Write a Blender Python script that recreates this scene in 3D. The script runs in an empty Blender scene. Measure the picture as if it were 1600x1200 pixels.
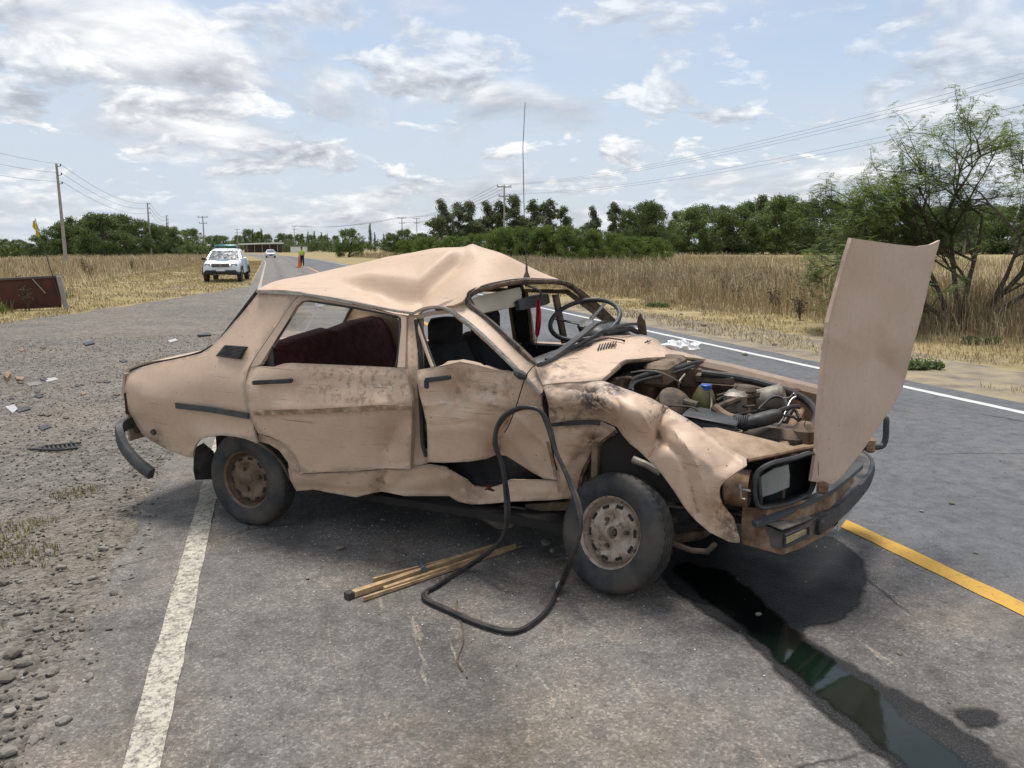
import bpy, bmesh, math, random
import numpy as np
from mathutils import Vector, Matrix, noise
from mathutils.geometry import delaunay_2d_cdt
random.seed(7); rng = np.random.default_rng(7)
S = bpy.context.scene; C = S.collection
R = math.radians
# ------------------------------------------------------------------ camera
EYE, FPX, PITCH = 1.65, 1200.0, R(10)
cd = bpy.data.cameras.new('camera'); cam = bpy.data.objects.new('camera', cd); C.objects.link(cam)
cam.location = (0, 0, EYE); cam.rotation_euler = (R(90) - PITCH, 0, 0)
cd.sensor_width = 36; cd.lens = 36 * FPX / 1600; cd.clip_start = .05; cd.clip_end = 6000
S.camera = cam
S.cycles.max_bounces = 6; S.cycles.diffuse_bounces = 3; S.cycles.glossy_bounces = 3; S.cycles.transparent_max_bounces = 8
# ------------------------------------------------------------------ sky and sun
SUN_EL, SUN_AZ = R(75), R(-15)            # high veiled sun; azimuth from +Y (away from the camera), negative = to the left
wd = bpy.data.worlds.new('World'); S.world = wd; wd.use_nodes = True
nt = wd.node_tree; nt.nodes.clear(); N = nt.nodes.new; L = nt.links.new
def wmath(op, a, b=None, c=None, clamp=False):
    n = N('ShaderNodeMath'); n.operation = op; n.use_clamp = clamp
    for i, x in enumerate((a, b, c)):
        if x is None: continue
        if isinstance(x, (int, float)): n.inputs[i].default_value = x
        else: L(x, n.inputs[i])
    return n.outputs[0]
def wmix(f, a, b):
    n = N('ShaderNodeMix'); n.data_type = 'RGBA'
    for i, x in ((0, f), (6, a), (7, b)):
        if isinstance(x, (int, float)): n.inputs[i].default_value = x
        elif isinstance(x, tuple): n.inputs[i].default_value = (*x, 1)
        else: L(x, n.inputs[i])
    return n.outputs[2]
def wramp(f, pts):
    n = N('ShaderNodeValToRGB'); L(f, n.inputs[0]); e = n.color_ramp.elements
    while len(e) < len(pts): e.new(.5)
    for k, (p, c) in zip(e, pts): k.position = p; k.color = (*c, 1) if isinstance(c, tuple) else (c, c, c, 1)
    return n.outputs[0]
sky = N('ShaderNodeTexSky'); sky.sky_type = 'NISHITA'; sky.sun_disc = False
sky.sun_elevation = SUN_EL; sky.sun_rotation = SUN_AZ; sky.air_density = 1.0; sky.dust_density = 2.0
tc = N('ShaderNodeTexCoord'); sx = N('ShaderNodeSeparateXYZ'); L(tc.outputs['Generated'], sx.inputs[0])
zz = wmath('ADD', wmath('MAXIMUM', sx.outputs[2], 0.0), .10)
cb = N('ShaderNodeCombineXYZ'); L(wmath('DIVIDE', sx.outputs[0], zz), cb.inputs[0]); L(wmath('DIVIDE', sx.outputs[1], zz), cb.inputs[1])
def wnoise(scale, detail, rough, off, dist=0.0, vec=None):
    m = N('ShaderNodeMapping'); m.inputs[1].default_value = off; L(vec or cb.outputs[0], m.inputs[0])
    n = N('ShaderNodeTexNoise'); n.inputs['Scale'].default_value = scale; n.inputs['Detail'].default_value = detail
    n.inputs['Roughness'].default_value = rough; n.inputs['Distortion'].default_value = dist; L(m.outputs[0], n.inputs[0]); return n.outputs[0]
z2 = wmath('ADD', wmath('MAXIMUM', sx.outputs[2], 0.0), .30)
cb2 = N('ShaderNodeCombineXYZ'); L(wmath('DIVIDE', sx.outputs[0], z2), cb2.inputs[0]); L(wmath('DIVIDE', sx.outputs[1], z2), cb2.inputs[1]); L(wmath('MULTIPLY', sx.outputs[2], 1.2), cb2.inputs[2])
veil = wramp(wnoise(.9, 6, .64, (3.1, 7.7, 0), .7, cb2.outputs[0]), [(.36, .38), (.60, 1.0)])
def cumulus(scale, off, lo, hi, up, gain):
    a = wnoise(scale, 7, .56, off, .25, cb2.outputs[0]); b = wnoise(scale, 7, .56, (off[0], off[1] - up * .5, off[2] + up), .25, cb2.outputs[0])   # the same field a little further up: which side of a cloud is lit
    return wramp(a, [(lo, 0.0), (hi, 1.0)]), wmath('ADD', wmath('MULTIPLY', wmath('SUBTRACT', a, b), gain), .5, clamp=True)
big = wramp(wnoise(.8, 4, .55, (8.2, .6, .2), .2, cb2.outputs[0]), [(.36, .15), (.56, 1.0)])
A1, L1 = cumulus(1.7, (1.7, 4.4, .5), .49, .585, .07, 4.2); A2, L2 = cumulus(4.3, (6.1, 2.4, 1.5), .52, .585, .04, 4.5)
CR = [(.10, (.185, .192, .213)), (.45, (.272, .283, .304)), (.80, (.40, .405, .41)), (1., (.47, .47, .47))]
skyb = N('ShaderNodeMix'); skyb.data_type = 'RGBA'; skyb.blend_type = 'MULTIPLY'; skyb.inputs[0].default_value = 1
L(sky.outputs[0], skyb.inputs[6]); skyb.inputs[7].default_value = (.066, .066, .066, 1)
hz = wramp(sx.outputs[2], [(.0, .9), (.26, .1)])
c1 = wmix(wmath('MULTIPLY', veil, .85), skyb.outputs[2], (.262, .293, .34))
c2 = wmix(wmath('MULTIPLY', hz, .8), c1, (.275, .308, .348))
c3 = wmix(wmath('MULTIPLY', wmath('MULTIPLY', A1, big), .9), c2, wramp(L1, CR))
c3 = wmix(wmath('MULTIPLY', A2, wmath('MULTIPLY', wramp(sx.outputs[2], [(.03, .2), (.10, .9), (.30, .55)]), wramp(big, [(0., .35), (1., 1.)]))), c3, wramp(L2, CR))
bg = N('ShaderNodeBackground'); L(c3, bg.inputs[0]); bg.inputs[1].default_value = 1.0
wo = N('ShaderNodeOutputWorld'); L(bg.outputs[0], wo.inputs[0])
sl = bpy.data.lights.new('sun', 'SUN'); sl.energy = 1.5; sl.angle = R(18); sl.color = (1, .965, .915)
so = bpy.data.objects.new('sun', sl); C.objects.link(so); so.location = (0, 0, 30)
sdir = Vector((math.sin(SUN_AZ) * math.cos(SUN_EL), math.cos(SUN_AZ) * math.cos(SUN_EL), math.sin(SUN_EL)))
so.rotation_euler = sdir.to_track_quat('Z', 'Y').to_euler()
vs = S.view_settings; vs.view_transform = 'Standard'; vs.look = 'None'; vs.exposure = 1.26; vs.gamma = 1; vs.use_curve_mapping = False
# ------------------------------------------------------------------ projection helpers: a measured image point on a known plane
def ray(px, py):
    x = (px - 800) / FPX; y = (600 - py) / FPX
    return x, math.cos(PITCH) + y * math.sin(PITCH), -math.sin(PITCH) + y * math.cos(PITCH)
def gz(px, py, z=0.0):
    r = ray(px, py); t = (z - EYE) / r[2]; return Vector((r[0] * t, r[1] * t, z))
def gd(px, py, d):
    r = ray(px, py); t = d / r[1]; return Vector((r[0] * t, d, EYE + r[2] * t))
TH = R(25); CU = (math.cos(TH), -math.sin(TH)); CW = (math.sin(TH), math.cos(TH))
_c = gz(400, 817); CO = (_c.x - .15 * CW[0], _c.y - .15 * CW[1])
def car(u, v, z): return Vector((CO[0] + u * CU[0] + v * CW[0], CO[1] + u * CU[1] + v * CW[1], z))
def pv(px, py, v):
    r = ray(px, py); t = (v + CO[0] * CW[0] + CO[1] * CW[1]) / (r[0] * CW[0] + r[1] * CW[1])
    return Vector((r[0] * t, r[1] * t, EYE + r[2] * t))
def uvz(p):
    x, y = p[0] - CO[0], p[1] - CO[1]; return x * CU[0] + y * CU[1], x * CW[0] + y * CW[1], p[2]
# ------------------------------------------------------------------ object helpers
WL = {}
def new(name, data, parent=None, origin=Vector((0, 0, 0))):
    o = bpy.data.objects.new(name, data); C.objects.link(o); o.parent = parent
    p = WL[parent.name] if parent else Vector((0, 0, 0))
    o.location = Vector(origin) - p; WL[o.name] = Vector(origin); return o
def tag(o, label=None, cat=None, group=None, kind=None):
    if label: o['label'] = label
    if cat: o['category'] = cat
    if group: o['group'] = group
    if kind: o['kind'] = kind
    return o
def thing(name, label, cat, loc=(0, 0, 0), group=None):
    o = new(name, None, None, Vector(loc)); o.empty_display_size = .1; return tag(o, label, cat, group)
def obj(name, mb, mat, parent=None, origin=None, smooth=True, sharp=35):
    """link the shape mb (verts in world space) as ONE mesh object"""
    v = np.asarray(mb.v, float).reshape(-1, 3)
    if origin is None: origin = WL[parent.name] if parent else Vector((*(v.min(0) + v.max(0))[:2] / 2, v[:, 2].min()))
    me = bpy.data.meshes.new(name); me.from_pydata((v - np.array(origin)).tolist(), [], mb.f)
    mats = mat if isinstance(mat, (list, tuple)) else [mat]
    for m in mats: me.materials.append(m)
    if len(mats) > 1: me.polygons.foreach_set('material_index', mb.m)
    if smooth:
        me.polygons.foreach_set('use_smooth', [True] * len(me.polygons))
        if sharp: me.set_sharp_from_angle(angle=R(sharp))
    me.update(); return new(name, me, parent, Vector(origin))
def dup(o, parent=None, loc=None, rz=None, sc=None):
    c = o.copy(); C.objects.link(c); c.parent = parent
    if loc is not None: c.location = loc
    if rz is not None: c.rotation_euler = (0, 0, rz)
    if sc is not None: c.scale = sc if isinstance(sc, tuple) else (sc, sc, sc)
    for ch in o.children: dup(ch, c)
    return c
def perp(d):
    d = Vector(d).normalized(); a = Vector((0, 0, 1)) if abs(d.z) < .9 else Vector((1, 0, 0))
    x = d.cross(a).normalized(); return x, d.cross(x).normalized()
class MB:
    def __init__(s): s.v = []; s.f = []; s.m = []; s.cur = 0
    def add(s, vs, fs):
        b = len(s.v); s.v += [tuple(x) for x in vs]; s.f += [tuple(i + b for i in f) for f in fs]; s.m += [s.cur] * len(fs); return s
    def box(s, c, d, X=None, Y=None, Z=None, bev=0.0):
        X = Vector(X or (1, 0, 0)); Y = Vector(Y or (0, 1, 0)); Z = Vector(Z) if Z else X.cross(Y); c = Vector(c); h = [q / 2 for q in d]
        if bev <= 0:
            vs = [c + X * (a * h[0]) + Y * (b * h[1]) + Z * (e * h[2]) for e in (-1, 1) for a, b in ((-1, -1), (1, -1), (1, 1), (-1, 1))]
            return s.add(vs, [(3, 2, 1, 0), (4, 5, 6, 7), (0, 1, 5, 4), (1, 2, 6, 5), (2, 3, 7, 6), (3, 0, 4, 7)])
        b = min(bev, *[q * .95 for q in h]); rings = []
        def ring(ix, iy, z): return [c + X * (a * (h[0] - (0 if t else b) - ix)) + Y * (q * (h[1] - (b if t else 0) - iy)) + Z * z
                                     for a, q, t in ((-1, -1, 0), (1, -1, 0), (1, -1, 1), (1, 1, 1), (1, 1, 0), (-1, 1, 0), (-1, 1, 1), (-1, -1, 1))]
        return s.loft([ring(b * .9, b * .9, -h[2]), ring(0, 0, -h[2] + b), ring(0, 0, h[2] - b), ring(b * .9, b * .9, h[2])])
    def loft(s, rings, cap=True, closed=True):
        n = len(rings[0]); vs = [p for r in rings for p in r]; fs = []
        for i in range(len(rings) - 1):
            for j in range(n if closed else n - 1):
                k = (j + 1) % n; fs.append((i * n + j, i * n + k, (i + 1) * n + k, (i + 1) * n + j))
        if cap: fs += [tuple(range(n - 1, -1, -1)), tuple((len(rings) - 1) * n + j for j in range(n))]
        return s.add(vs, fs)
    def tube(s, pts, r, n=8, cap=True, closed=False, flat=None):
        pts = [Vector(p) for p in pts]; m = len(pts); rs = r if isinstance(r, (list, tuple)) else [r] * m; rings = []; px = None
        for i, p in enumerate(pts):
            a = pts[i - 1] if (i or closed) else p; b = pts[(i + 1) % m] if (i < m - 1 or closed) else p
            d = (b - a); d = d.normalized() if d.length > 1e-9 else Vector((0, 0, 1))
            if px is None: px = perp(d)[0]
            px = (px - d * px.dot(d)); px = px.normalized() if px.length > 1e-6 else perp(d)[0]
            py = d.cross(px); f = flat or 1
            rings.append([p + (px * math.cos(t) + py * math.sin(t) * f) * rs[i] for t in (2 * math.pi * k / n for k in range(n))])
        if closed: rings.append(rings[0]); cap = False
        return s.loft(rings, cap)
    def lathe(s, prof, c, ax, n=48, mod=None, closed=False):
        """prof: (along axis, radius); mod(i,k)->radius offset"""
        ax = Vector(ax).normalized(); X, Y = perp(ax); c = Vector(c); vs = []; m = len(prof); fs = []
        for i, (a, r) in enumerate(prof):
            for k in range(n):
                t = 2 * math.pi * k / n; rr = r + (mod(i, k) if mod else 0); vs.append(c + ax * a + (X * math.cos(t) + Y * math.sin(t)) * rr)
        for i in range(m if closed else m - 1):
            for k in range(n): fs.append((i * n + k, i * n + (k + 1) % n, ((i + 1) % m) * n + (k + 1) % n, ((i + 1) % m) * n + k))
        return s.add(vs, fs)
    def grid(s, G):
        n = len(G[0]); vs = [p for r in G for p in r]
        return s.add(vs, [(i * n + j, i * n + j + 1, (i + 1) * n + j + 1, (i + 1) * n + j) for i in range(len(G) - 1) for j in range(n - 1)])
    def ball(s, c, r, n=10, m=7):
        c = Vector(c); r = r if isinstance(r, (tuple, list)) else (r, r, r)
        return s.loft([[c + Vector((r[0] * math.sin(a) * math.cos(t), r[1] * math.sin(a) * math.sin(t), r[2] * math.cos(a))) for t in (2 * math.pi * k / n for k in range(n))]
                       for a in (.03 + (math.pi - .06) * i / m for i in range(m + 1))])
def smooth_poly(pts, sub=6, closed=False):
    """Catmull-Rom through the points"""
    P = [np.array(p, float) for p in pts]; n = len(P); out = []
    for i in range(n if closed else n - 1):
        g = lambda k: P[k % n] if closed else P[max(0, min(n - 1, k))]
        a, b, c, d = g(i - 1), g(i), g(i + 1), g(i + 2)
        for k in range(sub):
            t = k / sub; out.append(.5 * (2 * b + (c - a) * t + (2 * a - 5 * b + 4 * c - d) * t * t + (3 * b - a - 3 * c + d) * t ** 3))
    if not closed: out.append(P[-1])
    return [tuple(float(q) for q in o) for o in out]
class RBF:
    """thin-plate surface through scattered (x, y, value) points"""
    def __init__(s, pts, sc=100.0, lam=1e-4):
        P = np.array(pts, float); s.X = P[:, :2] / sc; s.sc = sc; n = len(P); K = s.k(s.X, s.X) + lam * np.eye(n)
        A = np.zeros((n + 3, n + 3)); A[:n, :n] = K; A[:n, n] = 1; A[:n, n + 1:] = s.X; A[n, :n] = 1; A[n + 1:, :n] = s.X.T
        s.w = np.linalg.solve(A, np.r_[P[:, 2], 0, 0, 0]); s.n = n
    def k(s, a, b):
        d = ((a[:, None] - b[None]) ** 2).sum(-1); return .5 * d * np.log(d + 1e-9)
    def __call__(s, x, y):
        q = np.array([[x, y]]) / s.sc; return float((s.k(q, s.X) @ s.w[:s.n])[0] + s.w[s.n] + q[0] @ s.w[s.n + 1:])
def segdist(p, pl):
    best = 1e9
    for a, b in zip(pl[:-1], pl[1:]):
        ax, ay = a; bx, by = b; dx, dy = bx - ax, by - ay; t = max(0, min(1, ((p[0] - ax) * dx + (p[1] - ay) * dy) / (dx * dx + dy * dy + 1e-9)))
        best = min(best, math.hypot(p[0] - ax - t * dx, p[1] - ay - t * dy))
    return best
def fill2d(poly, sp):
    """dense triangulation of a 2-D outline with inner grid points"""
    B = []
    for i in range(len(poly)):
        a = np.array(poly[i], float); b = np.array(poly[(i + 1) % len(poly)], float); k = max(1, int(np.linalg.norm(b - a) / sp))
        B += [a + (b - a) * t / k for t in range(k)]
    P = np.array(poly, float); x0, y0 = P.min(0); x1, y1 = P.max(0); nb = len(B); pts = [Vector((float(p[0]), float(p[1]))) for p in B]
    def inside(x, y):
        r = False; j = len(P) - 1
        for i in range(len(P)):
            if (P[i][1] > y) != (P[j][1] > y) and x < (P[j][0] - P[i][0]) * (y - P[i][1]) / (P[j][1] - P[i][1]) + P[i][0]: r = not r
            j = i
        return r
    cl = [(float(p[0]), float(p[1])) for p in poly] + [(float(poly[0][0]), float(poly[0][1]))]; row = 0; y = y0 + sp * .5
    while y < y1:
        x = x0 + sp * (.5 if row % 2 else 1.0)
        while x < x1:
            if inside(x, y) and segdist((x, y), cl) > sp * .45: pts.append(Vector((x, y)))
            x += sp
        y += sp * .87; row += 1
    r = delaunay_2d_cdt(pts, [(i, (i + 1) % nb) for i in range(nb)], [], 1, 1e-6)
    return [tuple(p) for p in r[0]], [tuple(f) for f in r[2]]
def shell(V, Fc, t, toward, wr=0.0, wf=9.0, back=True):
    """sheet metal: front face, back face t behind it, and a rim; oriented so that the front looks at `toward`"""
    V = np.array([tuple(p) for p in V], float); F = np.array([f for f in Fc if len(f) == 3])
    fn = np.cross(V[F[:, 1]] - V[F[:, 0]], V[F[:, 2]] - V[F[:, 0]])
    if (fn * (np.array(toward) - V[F].mean(1))).sum() < 0: F = F[:, ::-1]; fn = -fn
    vn = np.zeros_like(V)
    for k in range(3): np.add.at(vn, F[:, k], fn)
    vn /= np.linalg.norm(vn, axis=1)[:, None] + 1e-12
    if wr: V = V + vn * np.array([[wr * (noise.noise(Vector(p) * wf) + .45 * noise.noise(Vector(p) * wf * 2.7))] for p in V])
    mb = MB(); mb.add(V, [tuple(map(int, f)) for f in F])
    if back:
        bk = V - vn * t; mb.add(bk, [tuple(map(int, f[::-1])) for f in F]); ed = {}
        for f in F:
            for a, b in ((f[0], f[1]), (f[1], f[2]), (f[2], f[0])): ed[(int(a), int(b))] = 1
        for a, b in ed:
            if (b, a) not in ed: mb.add([V[a], V[b], bk[b], bk[a]], [(1, 0, 3, 2)])
    return mb
CAMP = (0, 0, EYE)
# ------------------------------------------------------------------ materials (all procedural)
class Mat:
    def __init__(s, name):
        s.m = bpy.data.materials.new(name); s.m.use_nodes = True; s.t = s.m.node_tree; s.b = s.t.nodes['Principled BSDF']; s.co = s.n('ShaderNodeTexCoord').outputs['Object']
    def n(s, t): return s.t.nodes.new(t)
    def l(s, a, b): s.t.links.new(a, b)
    def val(s, x, sock):
        if isinstance(x, (int, float)): sock.default_value = x
        elif isinstance(x, tuple): sock.default_value = (*x, 1) if len(x) == 3 and sock.type == 'RGBA' else x
        else: s.l(x, sock)
    def noise(s, scale, detail=4, rough=.55, stretch=None, off=None, dist=0, vec=None, col=False):
        n = s.n('ShaderNodeTexNoise'); v = vec or s.co
        if stretch or off:
            m = s.n('ShaderNodeMapping'); s.l(v, m.inputs[0]); v = m.outputs[0]
            if stretch: m.inputs[3].default_value = stretch
            if off: m.inputs[1].default_value = off
        s.l(v, n.inputs[0]); n.inputs['Scale'].default_value = scale; n.inputs['Detail'].default_value = detail
        n.inputs['Roughness'].default_value = rough; n.inputs['Distortion'].default_value = dist; return n.outputs[1 if col else 0]
    def voro(s, scale, feature='F1', rnd=1.0, out=0, vec=None):
        n = s.n('ShaderNodeTexVoronoi'); n.feature = feature; s.l(vec or s.co, n.inputs['Vector']); n.inputs['Scale'].default_value = scale; n.inputs['Randomness'].default_value = rnd; return n.outputs[out]
    def ramp(s, f, pts):
        n = s.n('ShaderNodeValToRGB'); s.l(f, n.inputs[0]); e = n.color_ramp.elements
        while len(e) < len(pts): e.new(.5)
        for k, (p, c) in zip(e, pts): k.position = p; k.color = (*c, 1) if isinstance(c, tuple) else (c, c, c, 1)
        return n.outputs[0]
    def mix(s, f, a, b, mode='MIX'):
        n = s.n('ShaderNodeMix'); n.data_type = 'RGBA'; n.blend_type = mode; n.clamp_factor = True
        s.val(f, n.inputs[0]); s.val(a, n.inputs[6]); s.val(b, n.inputs[7]); return n.outputs[2]
    def math(s, op, a, b=None, clamp=False):
        n = s.n('ShaderNodeMath'); n.operation = op; n.use_clamp = clamp; s.val(a, n.inputs[0])
        if b is not None: s.val(b, n.inputs[1])
        return n.outputs[0]
    def sep(s, vec=None):
        n = s.n('ShaderNodeSeparateXYZ'); s.l(vec or s.co, n.inputs[0]); return n.outputs
    def normal(s): return s.n('ShaderNodeNewGeometry').outputs['Normal']
    def island(s): return s.n('ShaderNodeNewGeometry').outputs['Random Per Island']
    def orand(s): return s.n('ShaderNodeObjectInfo').outputs['Random']
    def near(s, p, r0, r1, sq=(1, 1, 1)):
        m = s.n('ShaderNodeMapping'); m.vector_type = 'POINT'; s.l(s.co, m.inputs[0]); m.inputs[1].default_value = tuple(-a * b for a, b in zip(p, sq)); m.inputs[3].default_value = sq
        n = s.n('ShaderNodeVectorMath'); n.operation = 'LENGTH'; s.l(m.outputs[0], n.inputs[0])
        r = s.n('ShaderNodeMapRange'); s.l(n.outputs['Value'], r.inputs[0]); r.inputs[1].default_value = r0; r.inputs[2].default_value = r1; r.inputs[3].default_value = 1; r.inputs[4].default_value = 0; return r.outputs[0]
    def bump(s, h, strength=.4, dist=.01):
        n = s.n('ShaderNodeBump'); s.val(h, n.inputs['Height']); n.inputs['Strength'].default_value = strength; n.inputs['Distance'].default_value = dist; s.l(n.outputs[0], s.b.inputs['Normal'])
    def set(s, col=None, rough=None, metal=None, spec=None, **k):
        for nm, x in (('Base Color', col), ('Roughness', rough), ('Metallic', metal), ('Specular IOR Level', spec), *k.items()):
            if x is not None: s.val(x, s.b.inputs[nm])
        return s.m
def plain(name, c, rough=.6, var=.25, scale=9, dirt=None, dirt_amt=.5, bump=0, bscale=80, metal=0, spec=.4, **k):
    m = Mat(name); a = tuple(x * (1 - var) for x in c); b = tuple(min(1, x * (1 + var)) for x in c)
    col = m.mix(m.ramp(m.noise(scale, 5, .6), [(.3, 0.), (.7, 1.)]), a, b)
    if dirt: col = m.mix(m.math('MULTIPLY', m.ramp(m.noise(scale * .6, 7, .65, off=(3, 1, 2)), [(.42, 0.), (.62, 1.)]), dirt_amt), col, dirt)
    if bump: m.bump(m.noise(bscale, 4, .6), bump, .004)
    return m.set(col, m.ramp(m.noise(scale * 2, 3), [(.2, max(0, rough - .12)), (.8, min(1, rough + .12))]), metal, spec, **k)
DUST = (.27, .205, .145)
# --- weathered beige car paint
def paint(name, base, dusty=.35, scuff=True, local=()):
    m = Mat(name)
    col = m.mix(m.ramp(m.noise(1.7, 4), [(.3, 0.), (.7, 1.)]), tuple(x * .93 for x in base), tuple(x * 1.05 for x in base))
    fine = m.ramp(m.noise(26, 8, .75), [(.46, 0.), (.68, 1.)])
    col = m.mix(m.math('MULTIPLY', fine, .22), col, (.34, .235, .155))
    # dust: patchy, heavier on the lower body
    z = m.sep()[2]; low = m.ramp(z, [(.12, 1.), (.55, .25), (.9, .12)])
    pt = m.ramp(m.noise(3.1, 9, .72, off=(5, 2, 1)), [(.36, 0.), (.74, 1.)])
    col = m.mix(m.math('MULTIPLY', m.math('MULTIPLY', pt, m.math('ADD', low, .25)), dusty * 1.5, clamp=True), col, (.37, .265, .18))
    # worn streaks and scratches
    st = m.ramp(m.noise(5, 9, .7, stretch=(1.2, 1.2, 14), off=(1, 7, 3)), [(.60, 0.), (.70, 1.)])
    st2 = m.ramp(m.noise(2.4, 3, off=(9, 9, 1)), [(.45, 0.), (.62, 1.)])
    col = m.mix(m.math('MULTIPLY', m.math('MULTIPLY', st, st2), .55 if scuff else .0), col, (.16, .115, .085))
    pale = m.ramp(m.noise(4, 10, .75, stretch=(2.5, 2.5, 9), off=(2, 4, 8)), [(.60, 0.), (.70, 1.)])
    col = m.mix(m.math('MULTIPLY', pale, .30 if scuff else .0), col, (.70, .60, .50))
    # stone chips with rust
    ch = m.ramp(m.voro(21), [(.045, 1.), (.10, 0.)]); on = m.ramp(m.noise(6, 2, off=(4, 4, 4)), [(.51, 0.), (.55, 1.)])
    col = m.mix(m.math('MULTIPLY', ch, on), col, (.06, .03, .018))
    ln = m.n('ShaderNodeMapping'); ln.inputs[2].default_value = (0, 0, TH); m.l(m.co, ln.inputs[0])      # long thin scrapes along the car
    sc1 = m.ramp(m.noise(3.2, 5, .65, stretch=(.7, 1, 34), vec=ln.outputs[0]), [(.635, 0.), (.655, 1.)]); sc2 = m.ramp(m.noise(2.6, 5, .65, stretch=(1.1, 1, 46), off=(3, 1, 7), vec=ln.outputs[0]), [(.635, 0.), (.66, 1.)])
    zone = m.ramp(m.noise(1.9, 3, off=(2, 6, 4)), [(.44, 0.), (.58, 1.)]); k_ = .75 if scuff else .22
    col = m.mix(m.math('MULTIPLY', m.math('MULTIPLY', sc1, zone), k_), col, (.12, .085, .065)); col = m.mix(m.math('MULTIPLY', m.math('MULTIPLY', sc2, zone), k_), col, (.66, .58, .50))
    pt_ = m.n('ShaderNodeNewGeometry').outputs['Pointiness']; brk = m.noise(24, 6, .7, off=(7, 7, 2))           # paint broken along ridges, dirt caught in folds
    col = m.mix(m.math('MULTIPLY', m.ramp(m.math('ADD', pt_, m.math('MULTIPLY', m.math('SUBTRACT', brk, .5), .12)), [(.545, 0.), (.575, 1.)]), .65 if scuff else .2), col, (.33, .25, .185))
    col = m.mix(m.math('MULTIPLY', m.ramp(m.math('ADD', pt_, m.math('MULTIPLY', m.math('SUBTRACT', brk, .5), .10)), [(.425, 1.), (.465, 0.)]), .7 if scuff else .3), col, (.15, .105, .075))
    rough = m.ramp(m.noise(7, 5), [(.25, .44), (.75, .66)])
    for p, r0, r1, sq, cc, th in local:     # single marks: torn paint, scrapes, rust stains
        k = m.math('MULTIPLY', m.near(p, r0, r1, sq), m.ramp(m.noise(th[2], 8, .72, off=(p[0] * 3, 1, 2)), [(th[0], 0.), (th[1], 1.)]))
        col = m.mix(k, col, cc)
    m.bump(m.math('ADD', m.noise(140, 3, .6), m.math('MULTIPLY', m.noise(9, 3), 2.2)), .12, .004)
    return m.set(col, rough, 0, .45)
CB = Vector((CO[0] + 1.1 * CU[0] + .8 * CW[0], CO[1] + 1.1 * CU[1] + .8 * CW[1], 0))   # base point of the wreck
def lp(px, py, v): return tuple(pv(px, py, v) - CB)
PB = (.635, .455, .325)
LOCAL = [(lp(930, 622, .12), .06, .17, (1, 1, 1.7), (.055, .045, .045), (.47, .53, 16)), (lp(958, 606, .14), .03, .11, (1, 1, 1.5), (.06, .05, .055), (.44, .52, 18)),
         (lp(1040, 640, .16), .04, .14, (1, 1, 2), (.13, .10, .09), (.5, .56, 20)), (lp(1075, 655, .16), .02, .06, (1, 1, 2), (.10, .085, .085), (.52, .58, 24)),
         (lp(1130, 790, .1), .02, .10, (1, 1, .6), (.26, .13, .045), (.42, .55, 18)), (lp(1148, 822, .1), .02, .09, (1, 1, .7), (.10, .06, .035), (.42, .56, 20)),
         (lp(925, 690, .2), .02, .08, (1, 1, 1), (.11, .055, .02), (.40, .54, 14)), (lp(912, 740, .2), .03, .12, (1, 1, .5), (.20, .125, .075), (.42, .6, 16)),
         (lp(250, 690, .1), .05, .16, (1, 1, 1.4), (.21, .155, .11), (.40, .58, 8)), (lp(880, 640, .12), .05, .22, (1, 1, 1.3), (.24, .17, .12), (.47, .56, 12)),
         (lp(870, 585, .2), .08, .25, (1, 1, 2), (.27, .20, .15), (.46, .58, 14)), (lp(590, 760, .1), .02, .07, (1, 1, 1), (.05, .04, .035), (.50, .55, 22)),
         (lp(660, 480, .32), .02, .05, (1, 1, 1), (.18, .09, .05), (.45, .6, 20)), (lp(760, 600, .1), .1, .3, (1, 1, 1.5), (.36, .27, .19), (.47, .62, 16)),
         (lp(560, 600, .04), .2, .5, (1, 1, 2.6), (.36, .255, .165), (.50, .58, 26)), (lp(600, 598, .04), .1, .3, (1, 1, 2.6), (.66, .53, .40), (.56, .60, 24))]
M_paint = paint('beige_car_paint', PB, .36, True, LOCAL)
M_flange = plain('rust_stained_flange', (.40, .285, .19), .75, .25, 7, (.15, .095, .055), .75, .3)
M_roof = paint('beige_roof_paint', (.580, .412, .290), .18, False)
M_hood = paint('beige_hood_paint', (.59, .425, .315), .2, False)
M_inner = plain('dirty_beige_inner_metal', (.215, .150, .098), .8, .35, 12, (.05, .036, .026), .85, .4)
M_grime = plain('greasy_engine_metal', (.055, .043, .033), .7, .45, 22, (.17, .115, .07), .75, .5, 60)
M_alu = plain('dull_aluminium', (.30, .27, .23), .5, .3, 18, (.09, .07, .05), .6, .3, 60, metal=.4)
M_dark = plain('cavity_shade_metal', (.022, .019, .017), .85, .3, 8)  # near-black: shade of cavities, gaps and slots is put into the colour
M_blackpl = plain('faded_black_plastic', (.03, .031, .033), .5, .3, 12, (.10, .09, .08), .35, .2)
M_rubber = plain('black_rubber', (.022, .022, .023), .55, .3, 18, (.11, .095, .08), .35, .3, 50)
M_gasket = plain('dusty_windscreen_rubber', (.028, .027, .026), .5, .3, 9, (.16, .125, .085), .5, .2, 60)
M_greypl = plain('grey_rubber_bumper', (.055, .058, .062), .55, .2, 14, (.13, .115, .10), .4, .25, 70)
M_bumper = plain('scuffed_black_bumper', (.045, .043, .042), .5, .35, 10, (.19, .16, .13), .6, .3, 60)
M_rust = plain('rusty_apron', (.17, .092, .05), .85, .45, 14, (.36, .255, .17), .85, .4, 50)
M_maroon = plain('maroon_velour', (.055, .012, .014), .95, .4, 30, (.10, .04, .035), .4, .5, 160)
M_blackcloth = plain('black_seat_cloth', (.012, .012, .014), .9, .3, 20, (.03, .03, .03), .5, .4, 140)
M_dash = plain('grey_dash_vinyl', (.045, .047, .052), .45, .2, 9, (.13, .115, .095), .4, .3, 150)
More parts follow.
